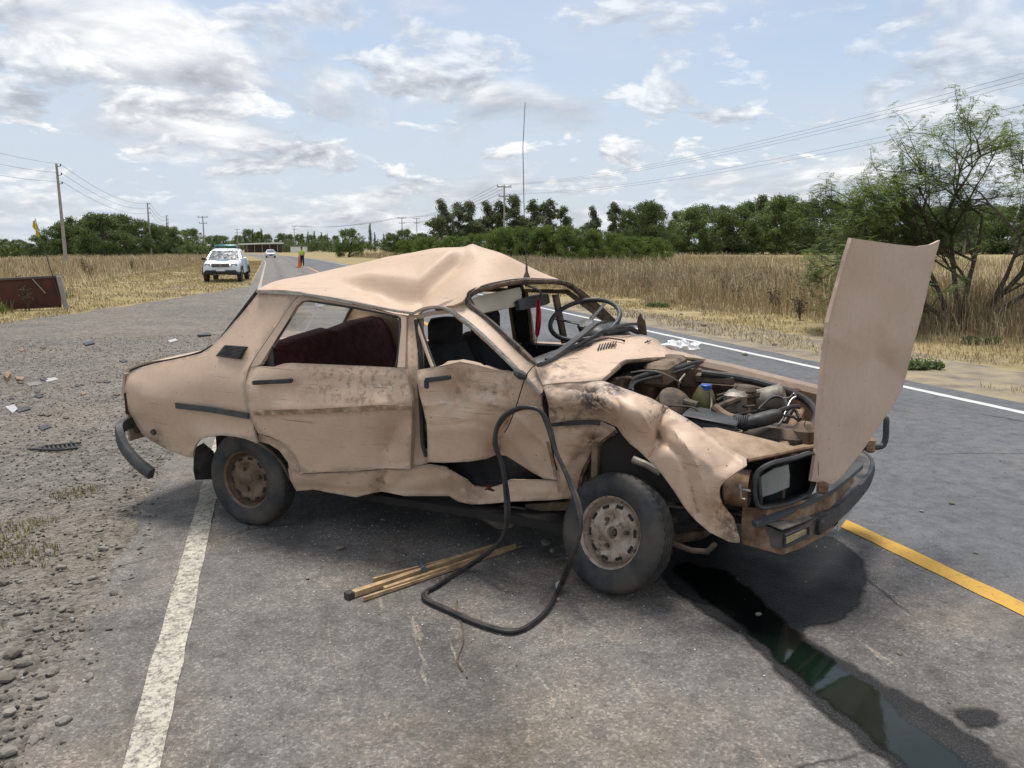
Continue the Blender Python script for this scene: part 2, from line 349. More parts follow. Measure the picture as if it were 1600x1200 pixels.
M_cream = plain('cream_vinyl', (.50, .44, .33), .7, .08, 6, (.26, .21, .15), .3, .1)
M_chrome = plain('dull_chrome', (.42, .41, .40), .32, .2, 20, (.2, .17, .13), .4, metal=.85)
M_red = plain('faded_red_cloth', (.42, .022, .045), .8, .2, 12)
M_wood = plain('splintered_wood', (.50, .34, .18), .8, .25, 22, (.20, .13, .075), .65, .5, 90)
M_blue = plain('blue_cap', (.02, .08, .30), .4, .1)
M_tank = plain('translucent_yellowed_tank', (.15, .135, .055), .4, .3, 12, (.06, .05, .03), .7)
M_white = plain('white_plastic_sheet', (.80, .80, .80), .45, .06, 14)
M_lens = Mat('headlamp_glass'); M_lens.bump(M_lens.noise(30, 2, .5, stretch=(3, 3, .3)), .5, .006); M_lens = M_lens.set((.24, .255, .235), .10, 0, .7)
M_refl = plain('headlamp_reflector', (.6, .6, .6), .25, .1, metal=.9)
M_amber = plain('yellowed_signal_lens', (.42, .34, .17), .4, .2, 20, (.26, .22, .17), .6)
g = Mat('window_glass'); M_glass = g.set((.75, .80, .80), .05, 0, .5, **{'Transmission Weight': 1.0, 'IOR': 1.05, 'Alpha': .45})
def tyre_mat():
    m = Mat('dusty_tyre_rubber')
    col = m.mix(m.ramp(m.noise(7, 7, .65), [(.38, 0.), (.68, 1.)]), (.024, .026, .029), (.075, .070, .062))
    col = m.mix(m.ramp(m.noise(2.3, 4, off=(2, 3, 1)), [(.5, 0.), (.75, .6)]), col, (.15, .118, .08))
    m.bump(m.noise(60, 5, .7), .25, .003); return m.set(col, m.ramp(m.noise(9, 3), [(.3, .55), (.7, .8)]), 0, .35)
M_tyre = tyre_mat()
def rim_mat(name, base, dirt, amt):
    m = Mat(name); col = m.mix(m.math('MULTIPLY', m.ramp(m.noise(11, 8, .68), [(.36, 0.), (.62, 1.)]), amt), base, dirt)
    col = m.mix(m.ramp(m.noise(30, 4, off=(1, 1, 4)), [(.58, 0.), (.68, .8)]), col, (.08, .045, .025))
    m.bump(m.noise(70, 4), .2, .003); return m.set(col, .55, .15, .45)
M_rimf = rim_mat('scuffed_pale_steel_rim', (.50, .42, .33), (.19, .135, .085), .9)
M_rimr = rim_mat('brown_dusty_steel_rim', (.185, .125, .08), (.10, .068, .043), .9)
def residue_mat():
    m = Mat('torn_trim_adhesive'); n = m.noise(16, 8, .7, stretch=(1, 1, 1.6)); col = m.ramp(n, [(.34, (.17, .115, .07)), (.50, (.28, .185, .11)), (.62, (.46, .32, .22)), (.74, (.66, .58, .49))]); m.bump(n, .5, .004); return m.set(col, .8)
M_residue = residue_mat()
# --- ground
def ground_mat():
    m = Mat('dry_earth_and_stubble'); big = m.ramp(m.noise(.11, 6, .6), [(.36, 0.), (.64, 1.)]); fine = m.ramp(m.noise(2.6, 9, .72), [(.3, 0.), (.7, 1.)])
    straw = m.mix(fine, (.22, .165, .075), (.43, .345, .185)); earth = m.mix(fine, (.155, .12, .085), (.27, .215, .155)); green = m.mix(fine, (.10, .105, .035), (.22, .20, .075))
    col = m.mix(m.ramp(m.noise(.32, 7, .65, off=(3, 8, 0)), [(.52, 0.), (.66, .85)]), straw, earth); col = m.mix(m.math('MULTIPLY', m.ramp(m.noise(.17, 5, .6, off=(11, 2, 0)), [(.50, 0.), (.68, 1.)]), .55), col, green)
    m.bump(m.noise(9, 8, .75), .8, .03); return m.set(col, .95, 0, .15)
M_ground = ground_mat()
def gravel_mat():
    m = Mat('grey_gravel_shoulder')
    a = m.ramp(m.noise(.9, 8, .66), [(.3, (.18, .157, .128)), (.5, (.30, .262, .215)), (.72, (.40, .36, .305))])
    a = m.mix(m.ramp(m.noise(.30, 5, .6, off=(7, 2, 0)), [(.47, 0.), (.66, .7)]), a, (.15, .146, .14))
    a = m.mix(m.ramp(m.noise(.42, 6, .65, off=(1, 12, 0)), [(.50, 0.), (.66, .7)]), a, (.33, .265, .19))
    c1 = m.mix(m.ramp(m.sep(m.voro(46, out=1))[0], [(.1, 0.), (.9, 1.)]), (.035, .032, .028), (.46, .42, .37)); c2 = m.mix(m.ramp(m.sep(m.voro(15, out=1))[1], [(.1, 0.), (.9, 1.)]), (.05, .045, .04), (.38, .34, .29))
    a = m.mix(.42, a, c1); a = m.mix(.26, a, c2)
    a = m.mix(m.ramp(m.voro(9, rnd=1), [(.06, .8), (.13, 0.)]), a, (.05, .043, .036))
    h = m.math('ADD', m.math('ADD', m.math('MULTIPLY', m.voro(46), -1.0), m.math('MULTIPLY', m.voro(15), -1.2)), m.math('MULTIPLY', m.noise(9, 8, .7), 2.0)); m.bump(h, 1., .03); return m.set(a, .95, 0, .2)
M_gravel = gravel_mat()
def asphalt_mat():
    m = Mat('worn_asphalt'); x = m.sep()[0]        # local x runs across the road
    lane = m.ramp(m.math('ADD', m.math('DIVIDE', x, 10.0), m.math('MULTIPLY', m.noise(.5, 4), .06)), [(.29, 0.), (.40, 1.)])
    near = m.mix(m.ramp(m.noise(1.3, 7, .63), [(.32, 0.), (.68, 1.)]), (.128, .118, .107), (.215, .196, .176)); far = m.mix(m.ramp(m.noise(.9, 6, .6, stretch=(1, .2, 1)), [(.3, 0.), (.7, 1.)]), (.098, .101, .108), (.150, .152, .157))
    col = m.mix(lane, near, far)
    dust = m.math('MULTIPLY', m.ramp(m.noise(.75, 8, .66, off=(2, 5, 0)), [(.48, 0.), (.66, 1.)]), m.math('SUBTRACT', .75, m.math('MULTIPLY', lane, .6))); col = m.mix(dust, col, (.262, .212, .158)); wt = m.ramp(m.math('ADD', m.math('ABSOLUTE', m.math('SUBTRACT', m.math('ABSOLUTE', m.math('SUBTRACT', x, 1.45)), .85)), m.math('MULTIPLY', m.noise(1.1, 5), .5)), [(.30, .80), (.62, 1.)]); col = m.mix(1., col, wt, 'MULTIPLY')
    gm_ = m.ramp(m.noise(1.5, 6, .7, stretch=(9, .8, 1), off=(4, 2, 1)), [(.635, 0.), (.66, .55)]); col = m.mix(m.math('MULTIPLY', gm_, m.math('SUBTRACT', 1.0, lane)), col, (.34, .29, .235))
    blot = m.ramp(m.noise(9, 6, .7), [(.32, .62), (.5, 1.), (.7, 1.28)]); col = m.mix(.75, col, m.mix(1., col, blot, 'MULTIPLY'))
    st = m.sep(m.voro(105, out=1))[0]; chip = m.ramp(st, [(.05, .45), (.45, .88), (.8, 1.15), (.97, 2.0)]); col = m.mix(m.math('SUBTRACT', .5, m.math('MULTIPLY', lane, .32)), col, m.mix(1., col, chip, 'MULTIPLY'))
    sp = m.ramp(m.noise(230, 3, .8), [(.30, .30), (.45, .9), (.6, 1.15), (.72, 1.9)]); col = m.mix(m.math('SUBTRACT', .7, m.math('MULTIPLY', lane, .35)), col, m.mix(1., col, sp, 'MULTIPLY'))
    cr = m.ramp(m.voro(.42, 'DISTANCE_TO_EDGE', vec=m.mix(.12, m.co, m.noise(2.4, 6, .7, col=True))), [(.0018, 1.), (.0045, 0.)]); col = m.mix(m.math('MULTIPLY', cr, m.ramp(m.noise(.6, 3, off=(8, 1, 0)), [(.46, 0.), (.54, .85)])), col, (.022, .02, .018))
    tar = m.ramp(m.noise(2.1, 6, .6, stretch=(1.4, .5, 1), off=(1, 9, 2)), [(.60, 0.), (.70, .5)]); col = m.mix(tar, col, (.06, .055, .05))
    m.bump(m.math('ADD', m.noise(170, 3, .75), m.math('MULTIPLY', m.voro(95), -.6)), .55, .008); return m.set(col, m.ramp(m.noise(3, 4), [(.3, .72), (.7, .9)]), 0, .3)
M_asphalt = asphalt_mat()
def line_mat(name, c, worn):
    m = Mat(name); w = m.ramp(m.noise(38, 9, .8), [(worn - .06, 0.), (worn + .08, 1.)]); col = m.mix(w, (.15, .135, .115), m.mix(m.ramp(m.noise(4, 6), [(.3, 0.), (.7, 1.)]), tuple(x * .78 for x in c), c))
    m.bump(m.noise(170, 3, .7), .35, .006); return m.set(col, .8, 0, .3)
M_wline = line_mat('worn_white_road_paint', (.58, .53, .43), .47); M_wline2 = line_mat('white_road_paint', (.66, .65, .62), .36); M_yline = line_mat('yellow_road_paint', (.62, .36, .07), .38)
def grass_mat(name, pairs):
    m = Mat(name); r = m.island(); col = m.ramp(r, pairs); big = m.mix(m.ramp(m.noise(.35, 5, .6), [(.32, 0.), (.66, 1.)]), (.66, .62, .58), (1.12, 1.1, 1.05))
    return m.set(m.mix(1., col, big, 'MULTIPLY'), .8, 0, .2)
STRAW = [(.0, (.22, .16, .09)), (.25, (.38, .29, .175)), (.6, (.50, .41, .27)), (.88, (.62, .54, .40)), (.91, (.27, .26, .11)), (1., (.18, .19, .07))]
M_straw = grass_mat('dry_grass_blades', STRAW); M_verge = grass_mat('mown_straw_blades', [(0., (.24, .18, .08)), (.5, (.42, .335, .175)), (.86, (.50, .42, .24)), (1., (.15, .15, .045))])
M_green = grass_mat('green_grass_blades', [(0., (.075, .10, .022)), (.6, (.17, .20, .05)), (1., (.40, .34, .15))])
M_stone = None
def stone_mat():
    m = Mat('grey_stone'); col = m.mix(m.orand(), (.13, .115, .095), (.34, .315, .28)); col = m.mix(m.ramp(m.noise(30, 5), [(.4, 0.), (.65, .6)]), col, (.20, .165, .12)); m.bump(m.noise(45, 5), .4, .004); return m.set(col, .92, 0, .2)
M_stone = stone_mat()
def pebble_mat():
    m = Mat('mixed_pebbles'); return m.set(m.ramp(m.island(), [(0., (.055, .05, .045)), (.5, (.15, .13, .11)), (.85, (.26, .235, .20)), (1., (.42, .40, .37))]), .93, 0, .2)
M_pebble = pebble_mat()
def leaf_mat(name, a, b, c):
    m = Mat(name); col = m.mix(m.ramp(m.island(), [(0., 0.), (.75, 1.)]), a, b); col = m.mix(m.ramp(m.island(), [(.9, 0.), (1., .8)]), col, c)
    col = m.mix(m.math('MULTIPLY', m.orand(), .35), col, (.10, .11, .06)); m.set(col, .6, 0, .3)
    t = m.n('ShaderNodeBsdfTranslucent'); m.l(m.mix(1., col, (1.0, 1.15, .6), 'MULTIPLY'), t.inputs[0]); x = m.n('ShaderNodeMixShader'); x.inputs[0].default_value = .45
    m.l(m.b.outputs[0], x.inputs[1]); m.l(t.outputs[0], x.inputs[2]); m.l(x.outputs[0], m.t.nodes['Material Output'].inputs['Surface']); return m.m
# ------------------------------------------------------------------ the setting: ground, gravel, road
AL = R(17.3); CA, SA = math.cos(AL), math.sin(AL)
def bend(s): return -(max(0., s - 90) ** 2) / 2400
def rd(n, s, z=0.0): n = n + bend(s); return Vector((n * CA - s * SA, n * SA + s * CA, z))
def rn(p): return p[0] * CA + p[1] * SA, -p[0] * SA + p[1] * CA
def fast(name, V, F, mat, parent=None, origin=(0, 0, 0), smooth=False):
    me = bpy.data.meshes.new(name); V = np.asarray(V, np.float32) - np.array(origin, np.float32); F = np.asarray(F, np.int32); k = F.shape[1]
    me.vertices.add(len(V)); me.vertices.foreach_set('co', V.ravel()); me.loops.add(F.size); me.loops.foreach_set('vertex_index', F.ravel())
    me.polygons.add(len(F)); me.polygons.foreach_set('loop_start', np.arange(0, F.size, k)); me.polygons.foreach_set('loop_total', np.full(len(F), k))
    me.materials.append(mat); me.update(calc_edges=True)
    if smooth: me.polygons.foreach_set('use_smooth', [True] * len(F))
    return new(name, me, parent, Vector(origin))
gm = MB(); xs = [-2500, -400, -60, -20, 0, 20, 60, 400, 2500]; gm.grid([[(x, y + 300, 0) for x in xs] for y in [-2500, -500, -330, -300, -280, -240, -100, 300, 2500]])
ground = tag(obj('ground', gm, M_ground, None, Vector((0, 0, 0)), smooth=False), kind='structure')
def rag(a, amp, f, seed): return a + amp * noise.fractal(Vector((f, seed, .3)), .9, 2.1, 5)
# gravel shoulder and driveway mouth on the left of the road, with a ragged rim
NEAR_S = np.r_[np.arange(-6, 12, .12), np.arange(12, 40, .4)]
def gravel_left(s):
    if s < 10: return -9.5
    if s < 17: return -9.5 + (s - 10) * .43
    return min(-.95, -6.5 + (s - 17) * (5.55 / 19.))
gl = []
for s in NEAR_S:
    a = rag(gravel_left(s), .35, s * .9, 3.1); b = -.55; gl.append([rd(a + (b - a) * t, s, .004) for t in np.linspace(0, 1, 8)])
gravel = tag(obj('gravel_shoulder', MB().grid(gl), M_gravel, None, Vector((0, 0, 0)), smooth=False), kind='structure')
def strip(name, f0, f1, mat, z, s0=-6., s1=420., label=None, k=2, step=None):
    G = []; ss = np.r_[np.arange(s0, 16, step or .5), np.arange(16, 90, 3), np.arange(90, s1, 8)]; ss = ss[(ss >= s0) & (ss <= s1)]
    for s in ss: G.append([tuple(v) for v in (Vector((a + (b - a) * t + bend(s), s, z)) for a, b in [(f0(s), f1(s))] for t in np.linspace(0, 1, k))])
    o = obj(name, MB().grid(G), mat, None, Vector((0, 0, 0)), smooth=False); o.rotation_euler = (0, 0, AL); return o
strip('road', lambda s: rag(-.86, .05, s * 2.2, 9.), lambda s: rag(7.65, .06, s * 1.1, 4.), M_asphalt, .008, k=6, step=.15)['kind'] = 'structure'
def lined(name, n, w, mat, s0, s1, lab):
    o = strip(name, lambda s: rag(n - w / 2, .008, s * 6, n), lambda s: rag(n + w / 2, .008, s * 6, n + 5), mat, .012, s0, s1, step=.12); return tag(o, kind='structure')
lined('white_edge_line', -.478, .118, M_wline, -6, 420, ''); lined('white_edge_line', 7.22, .12, M_wline2, -6, 420, ''); lined('yellow_centre_line', 3.24, .125, M_yline, -6, 75, '')
for s in np.arange(80, 200, 12): lined('yellow_centre_dash', 3.3, .13, M_yline, s, s + 9.0, '')
# bare earth strip on the far verge
ev = []
for s in np.r_[np.arange(-4, 30, .3)]:
    a, b = 7.6, rag(9.6 - max(0, s - 14) * .06, .5, s * .6, 21.); ev.append([rd(a + (b - a) * t, s, .003) for t in np.linspace(0, 1, 4)])
M_earth = plain('bare_verge_earth', (.20, .165, .125), .95, .35, 3, (.36, .29, .165), .7, .6, 40)
tag(obj('earth_verge', MB().grid(ev), M_earth, None, Vector((0, 0, 0)), smooth=False), kind='structure')
# ------------------------------------------------------------------ grass (blades, uncountable)
def blades(name, P, h, w, mat, lean=.35, head=0.0, label='', parent=None, wind=(-.25, 0)):
    n = len(P); a = rng.uniform(0, 2 * np.pi, n); ln = rng.normal(0, lean, n) * h; la = rng.uniform(0, 2 * np.pi, n)
    dx, dy = np.cos(a) * w / 2, np.sin(a) * w / 2; lx = np.cos(la) * ln + wind[0] * h * rng.random(n); ly = np.sin(la) * ln + wind[1] * h
    z0 = P[:, 2] if P.shape[1] > 2 else np.zeros(n); V = np.zeros((n, 5, 3))
    V[:, 0] = np.c_[P[:, 0] - dx, P[:, 1] - dy, z0]; V[:, 1] = np.c_[P[:, 0] + dx, P[:, 1] + dy, z0]
    m = .62 if not head else .8; mw = (.75 + head)
    V[:, 2] = np.c_[P[:, 0] + dx * mw + lx * .38, P[:, 1] + dy * mw + ly * .38, z0 + h * m]; V[:, 3] = np.c_[P[:, 0] - dx * mw + lx * .38, P[:, 1] - dy * mw + ly * .38, z0 + h * m]
    V[:, 4] = np.c_[P[:, 0] + lx, P[:, 1] + ly, z0 + h * np.sqrt(np.clip(1 - (ln / h) ** 2 * .5, .3, 1))]
    b = (np.arange(n) * 5)[:, None]; F = np.concatenate([b + [0, 1, 2], b + [0, 2, 3], b + [3, 2, 4]]); o = fast(name, V.reshape(-1, 3), F, mat); return tag(o, label, 'grass', None, 'stuff')
def scatter(n, fn_n, s0, s1, power=1.0):
    s = s0 + (s1 - s0) * rng.random(n) ** power; t = rng.random(n); lo, hi = fn_n(s); q = lo + (hi - lo) * t; q = q + np.where(s > 90, -((s - 90) ** 2) / 2400, 0)
    return np.c_[q * CA - s * SA, q * SA + s * CA]
def nz(P, f, seed): return np.array([noise.noise(Vector((p[0] * f, p[1] * f, seed))) for p in P])
def tall_field(n, lo, hi, s0, s1, power, hmax, name, label, mat, base_seed):
    P = scatter(n, lambda s: (lo + np.sin(s * .55) * .35 + np.sin(s * 1.7) * .22, hi + 0 * s), s0, s1, power); d = np.hypot(P[:, 0], P[:, 1]); k = nz(P, .35, base_seed)
    keep = k > -.62; P, d, k = P[keep], d[keep], k[keep]; nn, _ = P[:, 0] * CA + P[:, 1] * SA, 0
    rim = np.clip((np.abs(nn - lo) + .2 * rng.random(len(P))) / 1.9, .22, 1) if lo < 15 else 1.0
    k2 = nz(P, 1.3, base_seed + 9); h = hmax * (.45 + .6 * rng.random(len(P)) ** 1.4) * (1 + .42 * k + .35 * k2) * rim; blades(name, P, np.clip(h, .12, 2), (.0032 + .0003 * d), mat, .48, .1, label)
tall_field(125000, 11.4, 22, -4, 75, 1.25, 1.02, 'tall_dry_grass', 'tall dry straw grass standing along the verge across the road', M_straw, 2.2)
tall_field(26000, 17, 70, 20, 170, 1.0, 1.15, 'tall_dry_grass', 'far field of dry straw grass beyond the verge across the road', M_straw, 5.2)
tall_field(42000, -7.3, -30, 17, 150, 1.35, .85, 'tall_dry_grass', 'tall brown dry grass around the leaning concrete utility poles', M_straw, 8.2)
def short(n, lo, hi, s0, s1, name, label, mat, h0, power=1.0, seed=1.0, thr=-.1, w0=.003, f=.8):
    P = scatter(n, lambda s: (lo(s), hi(s)), s0, s1, power); k = nz(P, f, seed); P = P[k > thr]; d = np.hypot(P[:, 0], P[:, 1]); blades(name, P, h0 * (.4 + rng.random(len(P))), w0 + .0004 * d, mat, .8, 0, label)
short(52000, lambda s: 8.1 + 0 * s, lambda s: 12.2 + 0 * s, -3, 60, 'short_straw', 'short mown straw on the verge across the road', M_verge, .075, 1.2, 4.4, -.2)
gle = np.vectorize(gravel_left)
short(45000, lambda s: -8.5 + 0 * s, lambda s: np.where(s < 38, gle(s) + .1, -.95), 14, 110, 'short_straw', 'short mown straw around the parked pickup', M_verge, .085, 1.3, 7.4, -.35)
short(5200, lambda s: -9.5 + 0 * s, lambda s: -6.4 + 0 * s, 16, 30, 'green_grass', 'tufts of fresh green grass below the rusty steel panel', M_green, .34, 1.0, 3.7, -.25, .006)
short(26000, lambda s: -3.6 + 0 * s, lambda s: -1.2 + 0 * s, 1.6, 5.8, 'flattened_grass', 'flattened yellow grass patches growing in the gravel shoulder', grass_mat('yellow_grass_blades', [(0., (.20, .17, .06)), (.6, (.36, .31, .13)), (1., (.17, .18, .05))]), .035, 1.0, 6.6, .17, .0030, 2.3)
# ------------------------------------------------------------------ stones
def rock(seed):
    bm = bmesh.new(); bmesh.ops.create_icosphere(bm, subdivisions=2, radius=1)
    for v in bm.verts: v.co *= 1 + .32 * noise.noise(v.co * 1.3 + Vector((seed, 0, 0))); v.co.z *= .62; v.co.x *= 1.15
    m = MB(); m.add([v.co.copy() for v in bm.verts], [tuple(q.index for q in f.verts) for f in bm.faces]); bm.free(); return m
rocks = []
for i in range(5):
    m = rock(i * 7.3 + 1); me = bpy.data.meshes.new('stone'); me.from_pydata(m.v, [], m.f); me.materials.append(M_stone); rocks.append(me)
def stone(p, r, label='loose grey stone lying on the gravel shoulder', group='stones on the gravel shoulder', k=0):
    o = new('stone', rocks[k % 5], None, Vector((p[0], p[1], p[2] + r * .42))); o.scale = (r, r * random.uniform(.75, 1), r * random.uniform(.8, 1.1)); o.rotation_euler = (random.uniform(-.3, .3), random.uniform(-.3, .3), random.uniform(0, 6)); tag(o, label, 'stone', group)
k = 0
for px, py, r in [(3, 913, .036), (78, 866, .026), (96, 889, .024), (140, 872, .022), (155, 830, .02), (162, 860, .026), (21, 1025, .034), (36, 1040, .03), (82, 1052, .026), (15, 1116, .022), (120, 912, .018), (60, 985, .02), (30, 960, .022), (100, 1130, .024), (55, 1160, .018),
                  (110, 760, .018), (145, 905, .02), (178, 930, .02), (90, 1000, .016), (8, 1065, .03), (66, 1090, .022), (130, 985, .016), (40, 880, .018), (118, 838, .018), (185, 858, .017), (70, 935, .02), (12, 1180, .03), (140, 1060, .018), (170, 985, .016), (98, 955, .018), (25, 850, .02), (60, 835, .016), (205, 905, .014), (160, 780, .014), (60, 780, .014)]:
    stone(gz(px, py, .004), r, k=k); k += 1
for px, py, r in [(530, 858, .022), (1487, 788, .016), (1440, 800, .012), (1185, 962, .016), (853, 851, .028), (863, 862, .018), (872, 938, .014), (1405, 1022, .012), (1525, 865, .012), (480, 905, .012), (1575, 1010, .010)]:
    stone(gz(px, py, .008), r, 'small loose stone lying on the asphalt around the wreck', 'stones on the asphalt', k); k += 1
for px, py, r in [(1150, 480, .05), (1100, 510, .06), (1163, 556, .05), (1210, 540, .04), (1065, 492, .045), (1330, 560, .05)]: stone(gz(px, py, .0), r, 'brown clod lying in the verge across the road', 'clods on the far verge', k); k += 1
def pebbles(name, n, area, r0, r1, mat, label, z):
    base = np.array([v for v in [(1, 0, 0), (-.5, .8, 0), (-.5, -.8, 0), (.1, .1, .7), (-.1, -.1, -.4)]]); F0 = np.array([(0, 1, 3), (1, 2, 3), (2, 0, 3), (1, 0, 4), (2, 1, 4), (0, 2, 4)])
    P = area(n); n = len(P); r = r0 + (r1 - r0) * rng.random(n) ** 3.2; a = rng.uniform(0, 6.28, n); c, s = np.cos(a), np.sin(a); b = base[None] * r[:, None, None] * rng.uniform(.6, 1.2, (n, 5, 3))
    V = np.stack([b[..., 0] * c[:, None] - b[..., 1] * s[:, None] + P[:, :1], b[..., 0] * s[:, None] + b[..., 1] * c[:, None] + P[:, 1:2], b[..., 2] + z + r[:, None] * .25], -1)
    F = (np.arange(n) * 5)[:, None, None] + F0[None]; return tag(fast(name, V.reshape(-1, 3), F.reshape(-1, 3), mat), label, name.replace('_', ' ').split()[-1], None, 'stuff')
pebbles('loose_gravel', 60000, lambda n: scatter(n, lambda s: (-6.0 + 0 * s, -.75 + 0 * s), .9, 16, 1.9), .003, .017, M_pebble, 'loose grey gravel scattered over the road shoulder', .004)
pebbles('road_grit', 6000, lambda n: scatter(n, lambda s: (-.85 + 0 * s, 6.5 + 0 * s), 1.0, 9, 1.3), .0015, .0065, M_pebble, 'fine grit scattered over the worn asphalt', .009)
M_bits = plain('broken_glass_bits', (.62, .66, .66), .15, .1, 5)
def around_car(n):
    q = np.array([tuple(gz(*c, .008))[:2] for c in ((560, 860), (740, 880), (860, 880), (1000, 960), (1180, 960), (480, 850), (1330, 860), (760, 960), (650, 820))]); return q[rng.integers(0, len(q), n)] + rng.normal(0, .36, (n, 2))
pebbles('glass_fragments', 900, around_car, .0022, .008, M_bits, 'tiny pale glass fragments scattered around the wreck', .009)
# ------------------------------------------------------------------ trees
def leaves(C0, n, size, mat, name, parent, asp=.5, droop=.3):
    """C0: (k,4) clump centres with radius; small leaf faces filling each clump, denser towards its skin"""
    C0 = np.asarray(C0); w = C0[:, 3] ** 2; i = rng.choice(len(C0), n, p=w / w.sum()); d = rng.normal(0, 1, (n, 3)); d /= np.linalg.norm(d, axis=1)[:, None]
    rr = C0[i, 3] * rng.random(n) ** .45 * (1 + .22 * rng.normal(0, 1, n)); P = C0[i, :3] + d * rr[:, None] * [1, 1, .8]
    a = rng.normal(0, 1, (n, 3)); a[:, 2] -= droop; a /= np.linalg.norm(a, axis=1)[:, None]; b = np.cross(a, d + rng.normal(0, .6, (n, 3))); b /= np.linalg.norm(b, axis=1)[:, None] + 1e-9
    s = size * rng.uniform(.55, 1.3, n)[:, None]; V = np.stack([P - a * s, P + b * s * asp, P + a * s, P - b * s * asp], 1); F = (np.arange(n) * 4)[:, None] + [0, 1, 2, 3]
    return fast(name, V.reshape(-1, 3), F, mat, parent)
M_bark = plain('grey_brown_bark', (.10, .078, .058), .9, .35, 6, None, 0, .6, 40); M_palebark = plain('pale_bark', (.27, .235, .19), .85, .3, 5, (.12, .09, .07), .5, .4, 30)
LD = leaf_mat('dark_broadleaf', (.056, .08, .034), (.122, .160, .066), (.17, .18, .09)); LM = leaf_mat('mid_green_leaf', (.085, .115, .046), (.172, .215, .085), (.22, .23, .11))
LE = leaf_mat('grey_green_leaf', (.082, .098, .066), (.175, .195, .125), (.24, .23, .16)); LS = leaf_mat('feathery_green_leaf', (.075, .11, .028), (.165, .215, .055), (.22, .22, .08)); LP = leaf_mat('far_poplar_leaf', (.06, .085, .04), (.12, .145, .07), (.18, .18, .10))
def limb(m, a, b, r0, r1, n=6, k=5, wob=.08):
    a, b = Vector(a), Vector(b); L_ = (b - a).length; pts = []
    for i in range(k + 1):
        t = i / k; pts.append(a.lerp(b, t) + Vector((noise.noise(Vector((t * 3, a.x, b.z))), noise.noise(Vector((t * 3, b.y, a.z + 7))), 0)) * wob * L_ * math.sin(math.pi * t))
    m.tube(pts, [r0 + (r1 - r0) * i / k for i in range(k + 1)], n); return pts
def tree_proto(kind, seed):
    """unit-ish tree 10 m tall at the origin"""
    random.seed(seed); t = thing({'broad': 'broadleaf_tree', 'euc': 'eucalyptus_tree', 'shrub': 'feathery_shrub', 'poplar': 'poplar_tree', 'far': 'roadside_tree'}[kind], 'x', 'tree'); m = MB(); cl = []
    if kind in ('broad', 'far'):
        limb(m, (0, 0, 0), (.2, 0, 4), .3, .2, 8)
        for i in range(7):
            a = i * 2.4 + random.random(); e = (math.cos(a) * random.uniform(1.5, 3), math.sin(a) * random.uniform(1.5, 3), random.uniform(4.5, 8)); limb(m, (.1, 0, random.uniform(1.5, 4)), e, .13, .04)
        for i in range(85):
            a = random.random() * 6.28; q = random.random() ** .5; z = random.uniform(.6, 9.2); rm = 4.6 * math.sin(math.pi * min(1, (z + 2.6) / 12.2)) ** .5; cl.append((math.cos(a) * q * rm, math.sin(a) * q * rm, z, random.uniform(.7, 1.35)))
        lf, mt, sz = 12000, (LD if kind == 'broad' else LM), .20
    elif kind == 'euc':
        limb(m, (0, 0, 0), (.3, 0, 8.6), .26, .05, 8, 8, .03)
        for i in range(20):
            z = random.uniform(1.6, 8.2); a = i * 2.4; r = random.uniform(.6, 3.0) * (1.15 - z / 12); e = (math.cos(a) * r, math.sin(a) * r, z + random.uniform(.4, 1.5)); limb(m, (.15, 0, z - .6), e, .09, .02); cl.append((*e, random.uniform(.5, 1.0)))
            cl.append((e[0] * .6, e[1] * .6, e[2] + .5, random.uniform(.4, .8)))
        cl += [(.3, 0, 9.1, .7), (.1, .2, 8.4, .8)]; lf, mt, sz = 8000, LE, .17
    elif kind == 'poplar':
        limb(m, (0, 0, 0), (0, 0, 9.5), .16, .03, 6, 6, .01)
        for i in range(26): z = .8 + 8.8 * i / 26; cl.append((random.uniform(-.25, .25), random.uniform(-.25, .25), z, .25 + .75 * math.sin(math.pi * (z / 10.4) ** .7) * .8))
        lf, mt, sz = 2600, LP, .16
    else:
        for i in range(9):
            a = i * 2.4; r = random.uniform(2, 5.5); e = (math.cos(a) * r, math.sin(a) * r, random.uniform(5, 9)); limb(m, (math.cos(a) * .3, math.sin(a) * .3, 0), e, .14, .03)
        for i in range(110):
            a = random.random() * 6.28; q = random.random() ** .5; z = random.uniform(.3, 8.4); rm = 8.6 * math.cos(min(1.5, z / 9.4 * 1.45)) ** .5; cl.append((math.cos(a) * q * rm, math.sin(a) * q * rm, z, random.uniform(.8, 1.5)))
        for i in range(30):
            a = random.random() * 6.28; q = random.random(); cl.append((math.cos(a) * q * 6, math.sin(a) * q * 6, 8.8 - 4 * q * q + random.random(), random.uniform(.25, .5)))
        lf, mt, sz = 24000, LS, .27
    obj('trunk', m, M_palebark if kind == 'euc' else M_bark, t, Vector((0, 0, 0))); leaves(cl, lf, sz, mt, 'crown', t, .45 if kind != 'shrub' else .28, .5); return t
PROTO = {}
def plant(kind, var, px, d, top, label, group, wide=1.0):
    key = (kind, var); h = (388.4 - top) / FPX * d + EYE; p = gd(px, 388, d); loc = (p.x, p.y, 0); s = h / 10.0
    if key not in PROTO: PROTO[key] = o = tree_proto(kind, 11 * var + len(kind)); o.location = loc; o.rotation_euler = (0, 0, random.uniform(0, 6)); o.scale = (s * wide, s * wide, s)
    else: o = dup(PROTO[key], None, loc, random.uniform(0, 6), (s * wide, s * wide, s))
    tag(o, label, 'tree' if kind != 'shrub' else 'shrub', group); return o
i = 0
